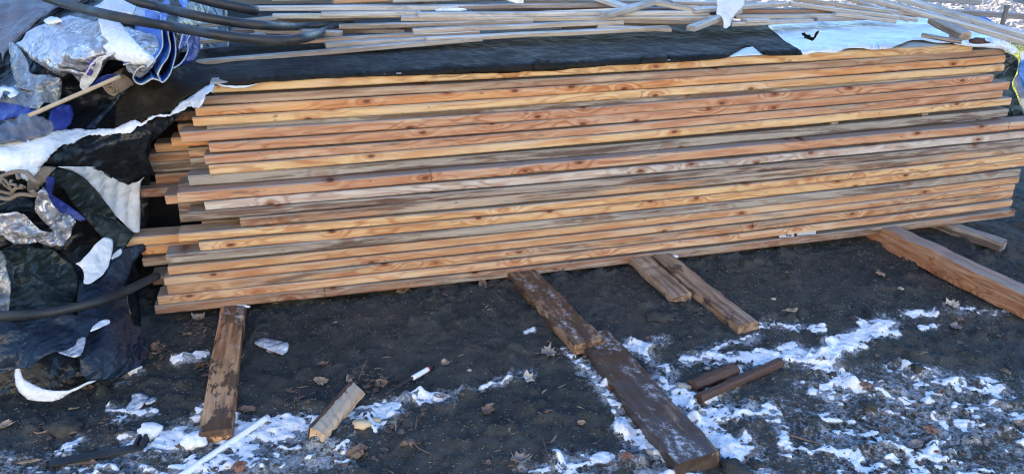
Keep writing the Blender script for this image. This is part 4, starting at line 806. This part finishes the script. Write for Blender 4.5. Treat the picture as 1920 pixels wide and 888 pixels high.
# pipes
def pipe(pts, r, label):
    P = [Lp(a, b, o + 9) if o < -5 else onto(a, b, o) if o < 1.5 else dep(a, b, o) for a, b, o in pts]; return tag(tube('black_pipe', P, r, M['hose'], seg=14), label, 'pipe')
pipe([(-60, -60, .30), (60, -14, .28), (130, 10, .26), (220, 32, .25), (320, 50, .24), (400, 64, 2.36), (470, 73, 2.40), (530, 76, 2.45), (575, 70, 2.52), (604, 60, -8.99), (628, 50, -9.01), (660, 46, -9.04)], .0165, 'lower of the two long black pipes sweeping over the top of the heap')
pipe([(190, -40, .25), (245, -2, .22), (300, 14, .20), (370, 30, 2.48), (440, 42, 2.52), (510, 49, 2.58), (560, 50, -8.98), (610, 47, -9.01), (660, 47, -9.05)], .0160, 'upper of the two long black pipes sweeping over the top of the heap')
pipe([(330, -16, 2.85), (400, 4, 2.85), (460, 16, 2.9), (478, 20, 2.95)], .020, 'short far black pipe with a pale cut end behind the two long ones')
pipe([(-70, 588, .17), (0, 592, .15), (70, 588, .14), (130, 578, .13), (190, 563, .125), (240, 543, .12), (294, 517, .12)], .0155, 'black pipe in the lower part of the heap ending beside the pile')

# ------------------------------------------------------------------ loose boards lying behind the pile's front edge
WG = (.44, .43, .41); GB = (.33, .28, .225); WT = (.60, .59, .57); PB = (.44, .31, .21); BR2 = (.24, .17, .12)
#  (xl, yl, xr, yr, thickness, width, lift left, lift right, colour, weather, label)   pixel = lower front edge
LB = [
 (348, 126, 905, 78, .019, .045, .0, .0, (.40, .36, .32), .55, 'lowest long slat of the loose boards, its left end lying on the black sheet'),
 (612, 91, 800, 79, .019, .055, .004, .0, WG, .5, 'frosty white slat end just above the lowest long slat'),
 (800, 80, 1256, 58, .019, .05, .006, .0, (.48, .42, .33), .4, 'pale straight slat continuing right along the black sheet'),
 (552, 84, 775, 72, .017, .05, .0, .004, PB, .35, 'pointed tan slat above the frosty white slat end'),
 (681, 77, 900, 66, .018, .05, .0, .0, BR2, .5, 'brown dim slat in the shade under the pale slat right of it'),
 (776, 64, 1170, 47, .019, .05, .014, .010, (.50, .44, .37), .25, 'pale pinkish slat with a square left end in the middle of the loose boards'),
 (636, 56, 1000, 45, .019, .05, .0, .008, GB, .4, 'grey tan slat running left from beneath the tan top slat'),
 (752, 40, 1330, 40, .019, .05, .018, .012, (.50, .42, .32), .3, 'tan slat with a light square left end, second from the snowy one'),
 (784, 34, 1330, 30, .021, .05, .030, .02, WT, .25, 'long whitish slat below the snow cap'),
 (602, 33, 790, 30, .019, .05, .020, .020, WT, .35, 'very white frosted slat left of the long whitish one'),
 (512, 36, 760, 34, .019, .055, .014, .010, (.55, .52, .40), .35, 'cream slat with a bright left end above the curving pipes'),
 (480, 22, 860, 20, .021, .055, .022, .020, WT, .3, 'upper white slat whose left end points at the far pipe'),
 (700, 20, 1160, 14, .019, .05, .02, .02, (.34, .29, .27), .5, 'greyish pink slat under the snow cap'),
 (510, 4, 720, -4, .021, .06, .02, .02, WG, .5, 'light grey plank at the top edge above the upper white slat'),
 (626, 8, 760, 2, .019, .05, .03, .02, PINK, .3, 'pink brown slat end at the top edge'),
 (738, 6, 1130, -10, .019, .05, .036, .03, WG, .4, 'pale slat at the top edge left of the crooked boards'),
 (376, 84, 500, 70, .017, .05, .0, .0, (.32, .27, .21), .5, 'dull slat end beneath the lower long pipe'),
 (478, 63, 640, 70, .021, .05, .0, .0, GB, .5, 'grey block end between the two long pipes'),
 (374, 54, 520, 38, .015, .05, .01, .01, (.42, .38, .33), .5, 'light slat end peeking out between the pipes at the left'),
 (1084, -8, 1166, 20, .022, .055, .045, .050, (.52, .50, .46), .3, 'short board with a frosty top slanting down toward the crooked one'),
 (1142, 35, 1232, 10, .024, .055, .055, .045, (.40, .38, .35), .6, 'crooked split board with a white frosted end'),
 (1222, 10, 1310, 27, .022, .05, .045, .03, (.48, .45, .40), .35, 'board bending right from the crooked split one'),
 (1262, 10, 1420, 12, .019, .05, .035, .03, (.40, .35, .33), .5, 'short grey pink slat just left of the hanging white scrap'),
 (1304, 26, 1480, 12, .021, .055, .038, .03, (.46, .44, .42), .4, 'grey frosted slat crossing under the hanging white scrap'),
 (1160, 44, 1420, 50, .019, .05, .004, .004, GB, .45, 'grey tan slat running beneath the slanting short board'),
 (1120, 54, 1259, 61, .015, .045, .006, .004, (.38, .33, .28), .5, 'thin slat pointing right to a squared tip over the black sheet'),
 (1304, 60, 1392, 27, .024, .05, .03, .034, (.42, .40, .36), .55, 'stubby board jutting toward the viewer left of the white scrap tip'),
 (1372, 50, 1525, 43, .018, .05, .012, .008, (.50, .48, .45), .4, 'lower pale slat right of the white scrap'),
 (1380, 36, 1640, 34, .018, .05, .018, .010, (.46, .43, .39), .4, 'upper pale slat right of the white scrap'),
 (1400, 44, 1444, 42, .016, .05, .026, .024, (.48, .47, .46), .5, 'short rounded slat tip between the two pale slats'),
 (1390, 27, 1700, 24, .02, .06, .004, .004, (.36, .22, .15), .35, 'reddish brown board in the shade behind the pale slats'),
 (1482, 12, 1720, 42, .02, .05, .03, .02, (.42, .39, .35), .5, 'slat slanting down right, lower of the crossing pair'),
 (1490, 3, 1760, 38, .018, .05, .045, .03, (.40, .36, .30), .5, 'slat slanting down right, upper of the crossing pair'),
 (1566, 31, 1680, 44, .018, .05, .022, .01, (.46, .42, .36), .4, 'pale slat tip resting on the white sheet'),
 (1532, 41, 1640, 38, .018, .05, .006, .004, (.30, .26, .22), .5, 'dim grey slat with a light chip beneath the pale slat tip'),
 (1584, 0, 1700, 42, .018, .05, .05, .02, (.44, .40, .34), .5, 'steep short slat beneath the two long diagonal boards'),
]
for i, (xl, yl, xr, yr, th, wd, l0, l1, c, wth, lab) in enumerate(LB):
    P0, P1 = Lp(xl, yl, l0), Lp(xr, yr, l1)
    if P0[1] > 5 or P1[1] > 6: P0 = dep(xl, yl, min(3.6, float((P0 - CAM) @ FW))); P1 = dep(xr, yr, min(3.8, float((P1 - CAM) @ FW)))
    o = board('slat', P0, P1, wd, th, tuple(min(.8, q * (.95, .90, .84)[j]) for j, q in enumerate(c)), wth, mat='greytimber', seed=100 + i, wear=.0016, skew=(rnd.uniform(-.3, .3), 0)); tag(o, lab, 'slat', 'loose slats on top of the pile')
# fill of further slats deeper in the loose heap, seen only in the gaps
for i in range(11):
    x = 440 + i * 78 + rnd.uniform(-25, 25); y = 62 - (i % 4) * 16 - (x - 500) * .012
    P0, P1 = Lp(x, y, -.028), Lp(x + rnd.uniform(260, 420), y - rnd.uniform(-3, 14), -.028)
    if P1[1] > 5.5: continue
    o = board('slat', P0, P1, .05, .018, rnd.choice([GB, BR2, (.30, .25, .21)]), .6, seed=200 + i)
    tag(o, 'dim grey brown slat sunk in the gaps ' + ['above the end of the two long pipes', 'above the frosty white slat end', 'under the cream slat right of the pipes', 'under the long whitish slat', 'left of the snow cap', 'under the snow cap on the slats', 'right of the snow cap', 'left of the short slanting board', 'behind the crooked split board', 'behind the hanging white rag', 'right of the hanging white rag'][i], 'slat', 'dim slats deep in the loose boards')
# two long boards crossing over at the right
for (a, b, c, d, h0, h1, lab, cc) in ((1596, -4, 1962, 98, .10, .085, 'front long weathered board slanting over the right end of the pile', (.46, .44, .40)),
                                 (1656, -6, 1962, 88, .11, .10, 'rear long weathered board beside the front slanting one at the right', (.42, .42, .40))):
    P0, P1 = Tp(a, b, h0) if False else dep(a, b, 3.15), dep(c, d, 2.75)
    o = board('long_board', P0, P1, .055, .020, cc, .45, mat='greytimber', seed=int(a), nseg=12); tag(o, lab, 'board', 'long boards crossing at the right end')
P0, P1 = dep(1738, 44, 3.0), dep(1795, 76, 2.84); tag(board('prop_board', P0, P1, .05, .03, (.34, .30, .22), .6, seed=333), 'greenish short prop under the long diagonal boards', 'board')
P0, P1 = dep(1726, 70, 2.86), dep(1802, 83, 2.80); tag(board('slat', P0, P1, .03, .014, (.17, .15, .14), .6, seed=334), 'dark slat lying on the white sheet near its edge', 'slat')
P0, P1 = dep(1796, 74, 2.86), dep(1818, 70, 2.88); tag(board('wood_block', P0, P1, .04, .018, (.45, .33, .22), .4, seed=335), 'small tan block where the prop meets the white sheet', 'wood block')
lump('leaf_clump', dep(1834, 78, 2.84), .035, .02, .010, M['bark'], 44, 'clump of dead reddish leaves on the white sheet by the right corner', 'leaf litter', rough=.9)
# hanging white scrap and snow cap
def S_scr(px, py):
    p = Lp(1380, 30, .06); r = rays(px, py); o = p + SN * .02; nn = SN * .8 + np.array([0, 0, .6]); return CAM + r * (((o - CAM) @ nn) / (r @ nn))[:, None]
sheet('hanging_scrap', [(1344, -10), (1394, -10), (1396, 8), (1388, 18), (1378, 26), (1372, 38), (1370, 48), (1362, 54), (1356, 52), (1358, 44), (1354, 34), (1350, 29), (1343, 28), (1345, 10)], M['whitecloth'], 'greyish white rag hanging with a pointed tip over the loose boards', 'rag', crump=(.010, .06), surf=S_scr, res=3.5, jag=.6, seed=71)
lump('snow_patch', Lp(842, 19, .030), .075, .022, .010, M['snow'], 72, 'low white snow cap on the loose slats near the top edge', 'snow cap', rough=.3)

# ------------------------------------------------------------------ beyond the pile on the right: gravel, grass, rails
def patch(name, x0, x1, y0, y1, h, mat, label, step=.06, seed=1, amp=.05, kind='structure'):
    gx, gy = np.meshgrid(np.arange(x0, x1, step), np.arange(y0, y1, step)); ed = np.minimum.reduce([gx - x0, x1 - gx, gy - y0, y1 - gy])
    z = gz(gx, gy) + np.clip(ed / .5, 0, 1) * h - .03 + (fbm(gx * 6, gy * 6, seed, 3) - .5) * amp + (fbm(gx * 20, gy * 20, seed + 5, 2) - .5) * amp * .5
    n, m = gx.shape; ii = np.arange(n * m).reshape(n, m); q = np.stack([ii[:-1, :-1], ii[:-1, 1:], ii[1:, 1:], ii[1:, :-1]], -1).reshape(-1, 4)
    o = bigmesh(name, np.stack([gx, gy, z], -1).reshape(-1, 3), q, mat, False); return tag(o, label, kind=kind)
patch('lawn', 3.0, 8.5, 5.6, 8.8, .05, M['grass'], 'sunlit yellow green grass beyond the pile', .05, 3, .03)
patch('gravel', 3.0, 13.5, 8.85, 17.0, .07, M['gravel'], 'sunlit reddish gravel strewn with leaves beyond the grass', .06, 5, .09)
rs = np.random.RandomState(12); V = []; Fc = []
for i in range(16000):
    x, y = rs.uniform(3.1, 8.4), rs.uniform(5.7, 8.9); z = float(gz(x, y)) + .03; h = rs.uniform(.02, .07); a = rs.uniform(0, 6.28); j = len(V)
    V += [(x, y, z), (x + .006 * math.cos(a), y + .006 * math.sin(a), z), (x + rs.uniform(-.03, .03), y + rs.uniform(-.03, .03), z + h)]; Fc.append((j, j + 1, j + 2))
tag(bigmesh('grass_blades', V, Fc, M['grass'], False), 'short sunlit grass blades beyond the pile', 'grass', kind='stuff')
V = []; Fc = []
for i in range(3500):
    x, y = rs.uniform(3.2, 13), rs.uniform(8.6, 16); z = float(gz(x, y)) + .04; s = rs.uniform(.015, .045); j = len(V); o3 = rs.uniform(-1, 1, (4, 3)) * s
    V += [np.array([x, y, z]) + o3[q] + (np.array([0, 0, s]) if q == 3 else 0) for q in range(4)]; Fc += [(j, j + 1, j + 3), (j + 1, j + 2, j + 3), (j + 2, j, j + 3)]
tag(bigmesh('gravel_stones', V, Fc, M['stone'], False), 'loose pale stones and leaves on the far gravel', 'stones', kind='stuff')
for (a, b, d0, c, d, d1, wd, th, lab) in ((1700, 2, 4.4, 1838, 10, 4.2, .05, .03, 'grey beam end at the top edge right of the diagonal boards'), (1790, 28, 4.5, 1960, 40, 4.3, .05, .03, 'thin grey rail crossing in front of the sunlit gravel'),
                                      (1880, -4, 4.6, 1965, 22, 4.3, .05, .035, 'grey rail at the top right corner')):
    tag(board('rail', dep(a, b, d0), dep(c, d, d1), wd, th, (.30, .30, .30), .5, mat='greytimber', seed=int(a)), lab, 'rail', 'rails beyond the pile')
A = dep(1886, 26, 4.3); tag(board('post', A * [1, 1, 0] + [0, 0, .0], A + [0, 0, .05], .022, .022, (.2, .19, .18), .5, up=(0, -1, 0), seed=5), 'short grey post under the thin rail', 'post')
sheet('blue_sheet', [(1800, 30), (1852, 32), (1862, 44), (1872, 58), (1846, 56), (1820, 44)], M['blue'], 'pale blue sheet corner behind the diagonal boards at the right', 'tarpaulin', crump=(.02, .1), surf=lambda a, b: CAM + rays(a, b) * 3.4, res=5, seed=81)
# support under the far part: rest of the pile, black in place of shade
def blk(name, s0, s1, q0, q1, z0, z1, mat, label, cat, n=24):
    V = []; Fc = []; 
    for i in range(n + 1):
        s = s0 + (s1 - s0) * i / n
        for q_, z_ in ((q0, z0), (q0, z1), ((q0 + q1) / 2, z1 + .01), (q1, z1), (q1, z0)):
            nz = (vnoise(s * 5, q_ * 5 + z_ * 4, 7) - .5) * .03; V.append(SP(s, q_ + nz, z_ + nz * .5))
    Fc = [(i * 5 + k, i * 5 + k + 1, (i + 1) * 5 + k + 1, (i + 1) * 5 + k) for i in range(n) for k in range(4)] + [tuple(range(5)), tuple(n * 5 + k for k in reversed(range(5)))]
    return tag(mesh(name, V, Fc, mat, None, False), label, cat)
blk('pile_shade_bulk', -1.72, 2.15, .30, 1.15, -.02, ZT - .03, M['hollow'], 'added bulk of the pile behind the front boards, black to stand for shade', 'covered pile')

# ------------------------------------------------------------------ leaves, twigs and scraps on the soil
MAPLE = [(0, -.8), (.32, -.72), (.62, -.80), (.70, -.45), (.95, -.30), (.84, .05), (.90, .42), (.60, .45), (.42, .78), (.24, .62), (0, 1.0), (-.22, .64), (-.40, .80), (-.62, .42), (-.92, .36), (-.80, .02), (-.92, -.28), (-.72, -.42), (-.60, -.76), (-.30, -.70)]
OVAL = [(0, -1), (.28, -.75), (.48, -.35), (.52, .05), (.42, .45), (.22, .8), (0, 1), (-.2, .8), (-.42, .45), (-.50, .05), (-.46, -.35), (-.26, -.75)]
WILL = [(0, -1), (.10, -.6), (.16, -.1), (.13, .4), (0, 1), (-.12, .4), (-.15, -.1), (-.09, -.6)]
SCRAP = [(-.8, -.5), (-.1, -.7), (.5, -.45), (.95, -.1), (.6, .3), (.65, .55), (.1, .5), (-.4, .7), (-.7, .2)]
LC = dict(brown=(.20, .125, .085), tan=(.36, .27, .19), red=(.26, .12, .07), pale=(.50, .45, .36), grey=(.24, .21, .19), dark=(.10, .07, .055))
def leaf(px, py, size, kind, colr, rot, label, cat='leaf', curl=.35, mat='leaf', name=None, lift=.004, group=None):
    rs = np.random.RandomState(int(px * 7 + py)); P = dict(m=MAPLE, o=OVAL, w=WILL, s=SCRAP)[kind]; sq_ = rs.uniform(.6, 1.0) if kind == 'm' else 1.0; s = size * .42 * (1 / (F_PX / gdep(px, py)))
    B = [(0, 0)] ; n = len(P); V = [(0, 0, 0)]
    inner = [(x * .5, y * .5) for x, y in P]
    P = [(x * sq_, y) for x, y in P]; V += [(y * .55 + rs.uniform(-.06, .06), x * .55 + rs.uniform(-.06, .06), 0) for x, y in P] + [(y * (1 + rs.uniform(-.25, .15)), x * (1 + rs.uniform(-.3, .15)), 0) for x, y in P]
    V = np.array(V, float); cu = curl * rs.uniform(.5, 1.6) * (1.9 if kind == 'm' else 1.2)
    rad2 = V[:, 0] ** 2 * rs.uniform(.2, .8) + V[:, 1] ** 2 * rs.uniform(.6, 1.2); V[:, 2] = cu * rad2 * (1 if rs.rand() < .6 else -.6) + .22 * rs.uniform(-1, 1, len(V)) * (np.abs(V[:, 0]) + np.abs(V[:, 1])) - .10 * np.exp(-(V[:, 1] / .12) ** 2)
    V *= s; V[:, 2] -= V[:, 2].min(); Fc = [(0, 1 + i, 1 + (i + 1) % n) for i in range(n)] + [(1 + i, 1 + n + i, 1 + n + (i + 1) % n, 1 + (i + 1) % n) for i in range(n)]
    o = mesh(name or ('willow_leaf' if kind == 'w' else 'leaf' if kind != 's' else 'scrap'), V, Fc, M[mat], None, False)
    c = gp(px, py, 0); o.location = (float(c[0]), float(c[1]), float(gz(c[0], c[1])) + lift); o.rotation_euler = (rs.uniform(-.18, .18) + .12, rs.uniform(-.18, .18), R(rot)); o.color = tuple(LC.get(colr, LC['brown'])) + (1,)
    md = o.modifiers.new('thickness', 'SOLIDIFY'); md.thickness = .0008
    if kind == 'm':
        st = tube('stem', [(-s, 0, s * .15), (-s * 1.5, s * .1, s * .05)], .0009, M['twig'], o, 5)
    return tag(o, label, cat, group)
LEAVES = [
 (905, 536, 40, 'o', 'brown', 100, 'brown oval leaf lying beneath the middle of the bottom board'),
 (755, 548, 34, 'o', 'brown', 20, 'reddish brown leaf half under the bottom board left of the middle'),
 (463, 771, 46, 'o', 'brown', 10, 'purplish brown oval leaf near the top end of the white pipe'),
 (372, 600, 36, 'm', 'tan', 60, 'curled tan leaf just left of the top of the left bearer'),
 (352, 628, 26, 'o', 'tan', 150, 'tan curled leaf below the curled one near the left bearer'),
 (385, 622, 20, 'w', 'pale', 80, 'small pale leaf against the left edge of the left bearer'),
 (295, 655, 34, 'm', 'brown', 30, 'cluster like brown leaf beside the foot of the dark sheeting'),
 (292, 664, 18, 'w', 'pale', 20, 'pale narrow leaf under the brown one beside the dark sheeting'),
 (376, 688, 26, 'm', 'red', 80, 'rusty leaf beside the middle of the left bearer'),
 (606, 684, 30, 'o', 'brown', 20, 'dull brown leaf in the open soil right of the left bearer'),
 (602, 716, 40, 'm', 'tan', 5, 'light brown maple leaf above the split log'),
 (566, 748, 20, 'o', 'brown', 70, 'small brown leaf left of the split log'),
 (655, 712, 34, 'o', 'tan', 80, 'upright curled tan leaf at the upper end of the split log'),
 (715, 722, 34, 'm', 'brown', 10, 'dark curled leaf between the split log and the black rod'),
 (514, 660, 28, 'o', 'tan', 10, 'tan leaf tucked under the dirty ice sheet'),
 (670, 850, 60, 'm', 'brown', 30, 'large brown maple leaf near the bottom edge below the split log'),
 (765, 836, 36, 'm', 'brown', 200, 'brown maple leaf just right of the snow below the split log'),
 (742, 803, 26, 'w', 'pale', 95, 'pale upright narrow leaf at the end of the left snow band'),
 (450, 880, 40, 'm', 'red', 50, 'reddish leaf at the bottom edge beside the white pipe'),
 (825, 745, 38, 'o', 'grey', -10, 'greyish flat leaf lying in the snow right of the split log'),
 (835, 684, 24, 'm', 'tan', 30, 'small tan leaf at the far end of the black rod'),
 (990, 712, 42, 's', 'pale', 0, 'pale ragged leaf like a cat face in the open soil'),
 (1028, 663, 42, 'm', 'grey', 20, 'grey brown crumpled leaf left of the long dark plank'),
 (1020, 738, 22, 'w', 'pale', 55, 'pale sliver leaf below the ragged pale one'),
 (1144, 717, 26, 'o', 'red', 70, 'orange brown leaf on the left edge of the long dark plank'),
 (1250, 752, 26, 'o', 'red', 10, 'small orange leaf on the right edge of the long dark plank'),
 (915, 774, 36, 'm', 'brown', 0, 'brown leaf in the open soil left of the long plank'),
 (918, 757, 20, 'o', 'tan', 20, 'little tan leaf just above the brown one left of the long plank'),
 (975, 866, 56, 'm', 'grey', 10, 'large grey brown leaf at the bottom edge under the open soil'),
 (955, 810, 28, 'w', 'pale', 88, 'white upright willow leaf left of the plank'),
 (1036, 828, 34, 'w', 'grey', 50, 'grey willow leaf left of the lower snow'),
 (1176, 858, 34, 'm', 'red', 80, 'reddish leaf in the snow left of the plank end'),
 (1090, 796, 24, 'o', 'tan', 10, 'tan leaf in the soil left of the lower plank'),
 (1215, 636, 18, 'o', 'red', 10, 'small orange leaf on the soil above the flared snow'),
 (1480, 590, 38, 'o', 'tan', 170, 'round tan leaf right of the clean tan bearer'),
 (1742, 812, 36, 'm', 'red', 40, 'rusty brown maple leaf in the frosty ground at the lower right'),
 (1620, 730, 36, 'm', 'brown', 10, 'brown leaf cluster below the thick snow'),
 (1765, 738, 24, 'm', 'brown', 200, 'small brown leaf beside the frosty patch at the right'),
 (1785, 574, 38, 'm', 'pale', 30, 'pale tan leaf near the right end of the snow'),
 (1800, 600, 26, 'm', 'tan', 70, 'tan leaf just below the pale one at the right'),
 (1790, 615, 34, 's', 'grey', 0, 'flat grey scrap beneath the tan leaf at the right'),
 (1686, 464, 36, 'm', 'brown', 10, 'crumpled brown leaf under the thick orange brown beam'),
 (1650, 517, 26, 'm', 'tan', 20, 'small tan leaf in the soil left of the thick beam'),
 (1715, 838, 50, 'o', 'grey', 20, 'dark grey leaf half in snow near the bottom right'),
 (1885, 700, 30, 'm', 'brown', 60, 'brown leaf at the right edge of the picture'),
 (1912, 792, 30, 'm', 'tan', 10, 'tan leaf cut by the right edge of the picture'),
 (1660, 808, 30, 'o', 'dark', 20, 'dark wet leaf in the frost left of the rusty maple leaf'),
 (1500, 735, 16, 'o', 'dark', 40, 'dark leaf crumb below the snow drift'),
 (12, 800, 36, 'm', 'tan', 30, 'tan leaf at the left edge near the bottom'),
 (78, 818, 30, 'w', 'tan', 20, 'tan folded leaf near the lower left corner'),
 (60, 868, 60, 'w', 'tan', 10, 'long tan curled leaf at the lower left corner'),
 (170, 872, 44, 'o', 'brown', -10, 'brown leaf beneath the dark strip at lower left'),
 (232, 812, 30, 'w', 'tan', 50, 'tan leaf on the soil above the dark strip'),
 (140, 768, 30, 'w', 'tan', 8, 'thin tan leaf below the white crescent lip'),
 (168, 730, 22, 'o', 'red', 40, 'reddish leaf against the tip of the white crescent lip'),
 (1687, 547, 22, 's', 'pale', 0, 'small white scrap in the soil below the thick beam'),
 (628, 606, 16, 'w', 'pale', 30, 'tiny pale leaf in the soil under the left part of the pile'),
 (790, 570, 14, 'w', 'pale', 85, 'tiny pale upright leaf under the middle of the pile'),
 (912, 577, 14, 'w', 'pale', 60, 'tiny white scrap under the middle of the pile'),
]
for a in LEAVES: leaf(*a)
for i, (px, py, s, lb) in enumerate(((702, 788, 26, 'cream wood chip in the snow right of the split log'), (678, 795, 34, 'triangular pale wood chip below the cream one'), (1280, 724, 30, 'pale wedge of stone left of the short dark log'), (1326, 690, 14, 'small pale stone above the short dark log'),
                                (1385, 688, 22, 'pale flat stone at the upper end of the dark branch'), (1220, 845, 20, 'little pale stone near the end of the long plank'), (1450, 560, 10, 'pebble in the soil left of the thick beam'), (880, 693, 10, 'small pebble in the open soil'))):
    sz = s / 2 / (F_PX / gdep(px, py)); lump('stone' if 'ston' in lb or 'pebb' in lb else 'wood_chip', gp(px, py, sz * .3), sz, sz * .7, sz * .45, M['stone'] if 'chip' not in lb else M['split'], 300 + i, lb, 'stone' if 'chip' not in lb else 'wood chip', rough=.55, sub=1)
def clodz(px, py, s, lb, i): sz = s / 2 / (F_PX / gdep(px, py)); return lump('soil_clod', gp(px, py, sz * .15), sz, sz * .8, sz * .45, M['soil'], 400 + i, lb, 'clod', rough=.7)
for i, (px, py, s, lb) in enumerate(((1375, 880, 60, 'big dark clod at the bottom edge right of the long plank'), (1340, 600 + 245, 30, 'dark clod beside the end of the long plank'), (1240, 596, 50, 'low dark clod below the pair of short bearers'), (1262, 590, 24, 'small clod right of the low dark clod'), (120, 800, 60, 'broad soil clod in the lower left soil'),
                                 (60, 792, 44, 'soil clod left of the broad one at lower left'), (1420, 870, 34, 'dark clod near the bottom edge in the snow'), (1720, 688, 26, 'dark clod in the frosty ground at the right'), (1630, 760, 34, 'dark clod in the frost below the snow'), (1560, 700, 20, 'small clod below the thick snow'))): clodz(px, py, s, lb, i)
# broken leaf litter gathered in drifts
rl = np.random.RandomState(91); V = []; Fc = []
DR = [(365, 620, 40, 22, 40), (300, 665, 30, 18, 34), (385, 690, 20, 14, 14), (690, 712, 50, 18, 46), (740, 790, 40, 22, 26), (665, 850, 55, 22, 30), (560, 760, 30, 30, 16), (1050, 668, 50, 20, 22), (1180, 840, 60, 30, 26), (1340, 740, 80, 30, 26), (980, 860, 60, 22, 20),
      (1700, 720, 160, 60, 60), (1800, 600, 90, 30, 26), (130, 800, 110, 40, 30), (940, 550, 50, 14, 12), (1690, 470, 40, 14, 12), (400, 850, 90, 25, 24), (900, 770, 120, 40, 20), (1250, 610, 90, 30, 14), (1600, 830, 200, 40, 50)]
for cx, cy, rx, ry, n in DR:
    for _ in range(n):
        px, py = cx + rl.normal() * rx * .6, cy + rl.normal() * ry * .6
        if not (0 < px < 1920 and 500 < py < 890): continue
        c = G(px, py, 0); z = float(gz(c[0], c[1])) + .002; s = rl.uniform(.004, .014); a = rl.uniform(0, 6.28); m = 6; j = len(V); el = rl.uniform(.35, .9); tl = rl.uniform(-.5, .5, 2)
        for k in range(m):
            b = 2 * math.pi * k / m; r_ = s * rl.uniform(.6, 1.1); lx, ly = math.cos(b) * r_, math.sin(b) * r_ * el
            V.append((c[0] + lx * math.cos(a) - ly * math.sin(a), c[1] + lx * math.sin(a) + ly * math.cos(a), z + abs(lx * tl[0] + ly * tl[1]) + .35 * ly * ly / s))
        Fc += [(j, j + 1, j + 2), (j, j + 2, j + 3), (j, j + 3, j + 4), (j, j + 4, j + 5)]
o = tag(bigmesh('leaf_litter', V, Fc, M['leaf'], False), 'broken bits of dead brown leaf littering the soil', 'leaf litter', kind='stuff'); o.color = (.17, .11, .075, 1)
# ice pieces
def icepiece(poly, lb, seed, h=.012):
    def S_g(px, py): return np.array([gp(a, b, .006) for a, b in zip(px, py)])
    sheet('ice_piece', poly, M['ice'], lb, 'ice', off=.006, crump=(.006, .05), surf=S_g, res=4, jag=.8, thick=.005, seed=seed)
icepiece([(476, 642), (494, 634), (520, 638), (541, 643), (540, 656), (530, 665), (518, 660), (500, 654), (486, 650)], 'flat sheet of dirty ice on the soil right of the left bearer', 91)
icepiece([(248, 738), (262, 736), (280, 744), (270, 756), (256, 768), (240, 774), (234, 766), (246, 752)], 'broken clear ice sheet below the navy sheeting', 92)
icepiece([(270, 756), (284, 744), (296, 746), (290, 752), (276, 757)], 'small ice splinter right of the broken ice sheet', 93)
icepiece([(384, 716), (398, 712), (392, 722), (380, 728)], 'tiny ice flake left of the left bearer', 94) if False else None
# twigs
def twig(pts, r, lb):
    P = [gp(a, b, h) for a, b, h in pts]; return tag(tube('twig', P, r, M['twig'], seg=6, taper=.4), lb, 'twig')
twig([(672, 712, .008), (680, 690, .03), (690, 668, .05)], .0015, 'thin twig rising above the split log')
twig([(1018, 822, .003), (1030, 855, .006), (1062, 888, .003)], .0016, 'curved pale stem near the bottom edge left of the plank')
twig([(782, 780, .004), (778, 830, .006), (806, 850, .004)], .0030, 'dark forked twig under the left snow band')
twig([(560, 775, .003), (562, 740, .006), (560, 724, .003)], .0014, 'short thin twig left of the split log')
twig([(1750, 556, .003), (1770, 558, .004), (1798, 546, .003)], .0012, 'thin stem in the soil below the thick beam')
twig([(1365, 792, .003), (1362, 812, .006), (1366, 826, .003)], .0014, 'small curved twig on the snow right of the plank')
twig([(1470, 812, .004), (1520, 826, .008), (1560, 834, .004)], .0030, 'dark twig on the frosty ground at lower right')
twig([(285, 632, .003), (300, 625, .004), (330, 596, .003)], .0016, 'dark thin stem beside the foot of the pile')
twig([(925, 545, .003), (940, 560, .004), (952, 566, .003)], .0012, 'pale curved stem beside the wide bearer')
twig([(1390, 870, .004), (1410, 850, .012), (1432, 828, .004)], .0026, 'dark stick in the snow right of the plank end')
twig([(1905, 462, .004), (1918, 470, .004), (1930, 478, .003)], .0022, 'thin root like stem beside the grey beam at the right')
twig([(1690, 745 - 0, .003), (1712, 756, .004), (1730, 760, .003)], .0016, 'small twig in the frost left of the small brown leaf')

# ------------------------------------------------------------------ unseen buildings added to shade the yard and bounce light into it
def boxm(name, x0, x1, y0, y1, z0, z1, mat, parent): return mesh(name, [(x, y, z) for x in (x0, x1) for y in (y0, y1) for z in (z0, z1)], [(0, 1, 3, 2), (4, 6, 7, 5), (0, 4, 5, 1), (2, 3, 7, 6), (0, 2, 6, 4), (1, 5, 7, 3)], mat, parent)
SHX1 = -1.3
shade_building = empty('shade_building', (0, 0, 0), 'long brown timber building added unseen far behind the pile to shade the yard', 'shade_building')  # added out of view, blocks the sun over the yard
boxm('wall', -16, SHX1, 13.2, 17, -.1, 5.4, M['siding'], shade_building)
mesh('roof', [(-16.3, 12.8, 5.3), (SHX1 + .3, 12.8, 5.3), (-16.3, 15.1, 6.6), (SHX1 + .3, 15.1, 6.6), (-16.3, 17.4, 5.3), (SHX1 + .3, 17.4, 5.3)], [(0, 1, 3, 2), (2, 3, 5, 4), (0, 2, 4), (1, 5, 3), (0, 4, 5, 1)], M['roof'], shade_building)
bounce_building = empty('bounce_building', (0, 0, 0), 'pale rendered building added unseen behind the camera to bounce warm sunlight', 'bounce_building')  # added out of view, reflects warm light onto the board faces
boxm('wall', -9, 9, -13, -6.0, -.1, 5.2, M['render'], bounce_building)
mesh('roof', [(-9.4, -5.5, 5.1), (9.4, -5.5, 5.1), (-9.4, -9.5, 7.2), (9.4, -9.5, 7.2), (-9.4, -13.5, 5.1), (9.4, -13.5, 5.1)], [(1, 0, 2, 3), (3, 2, 4, 5), (2, 0, 4), (5, 1, 3), (4, 0, 1, 5)], M['roof'], bounce_building)
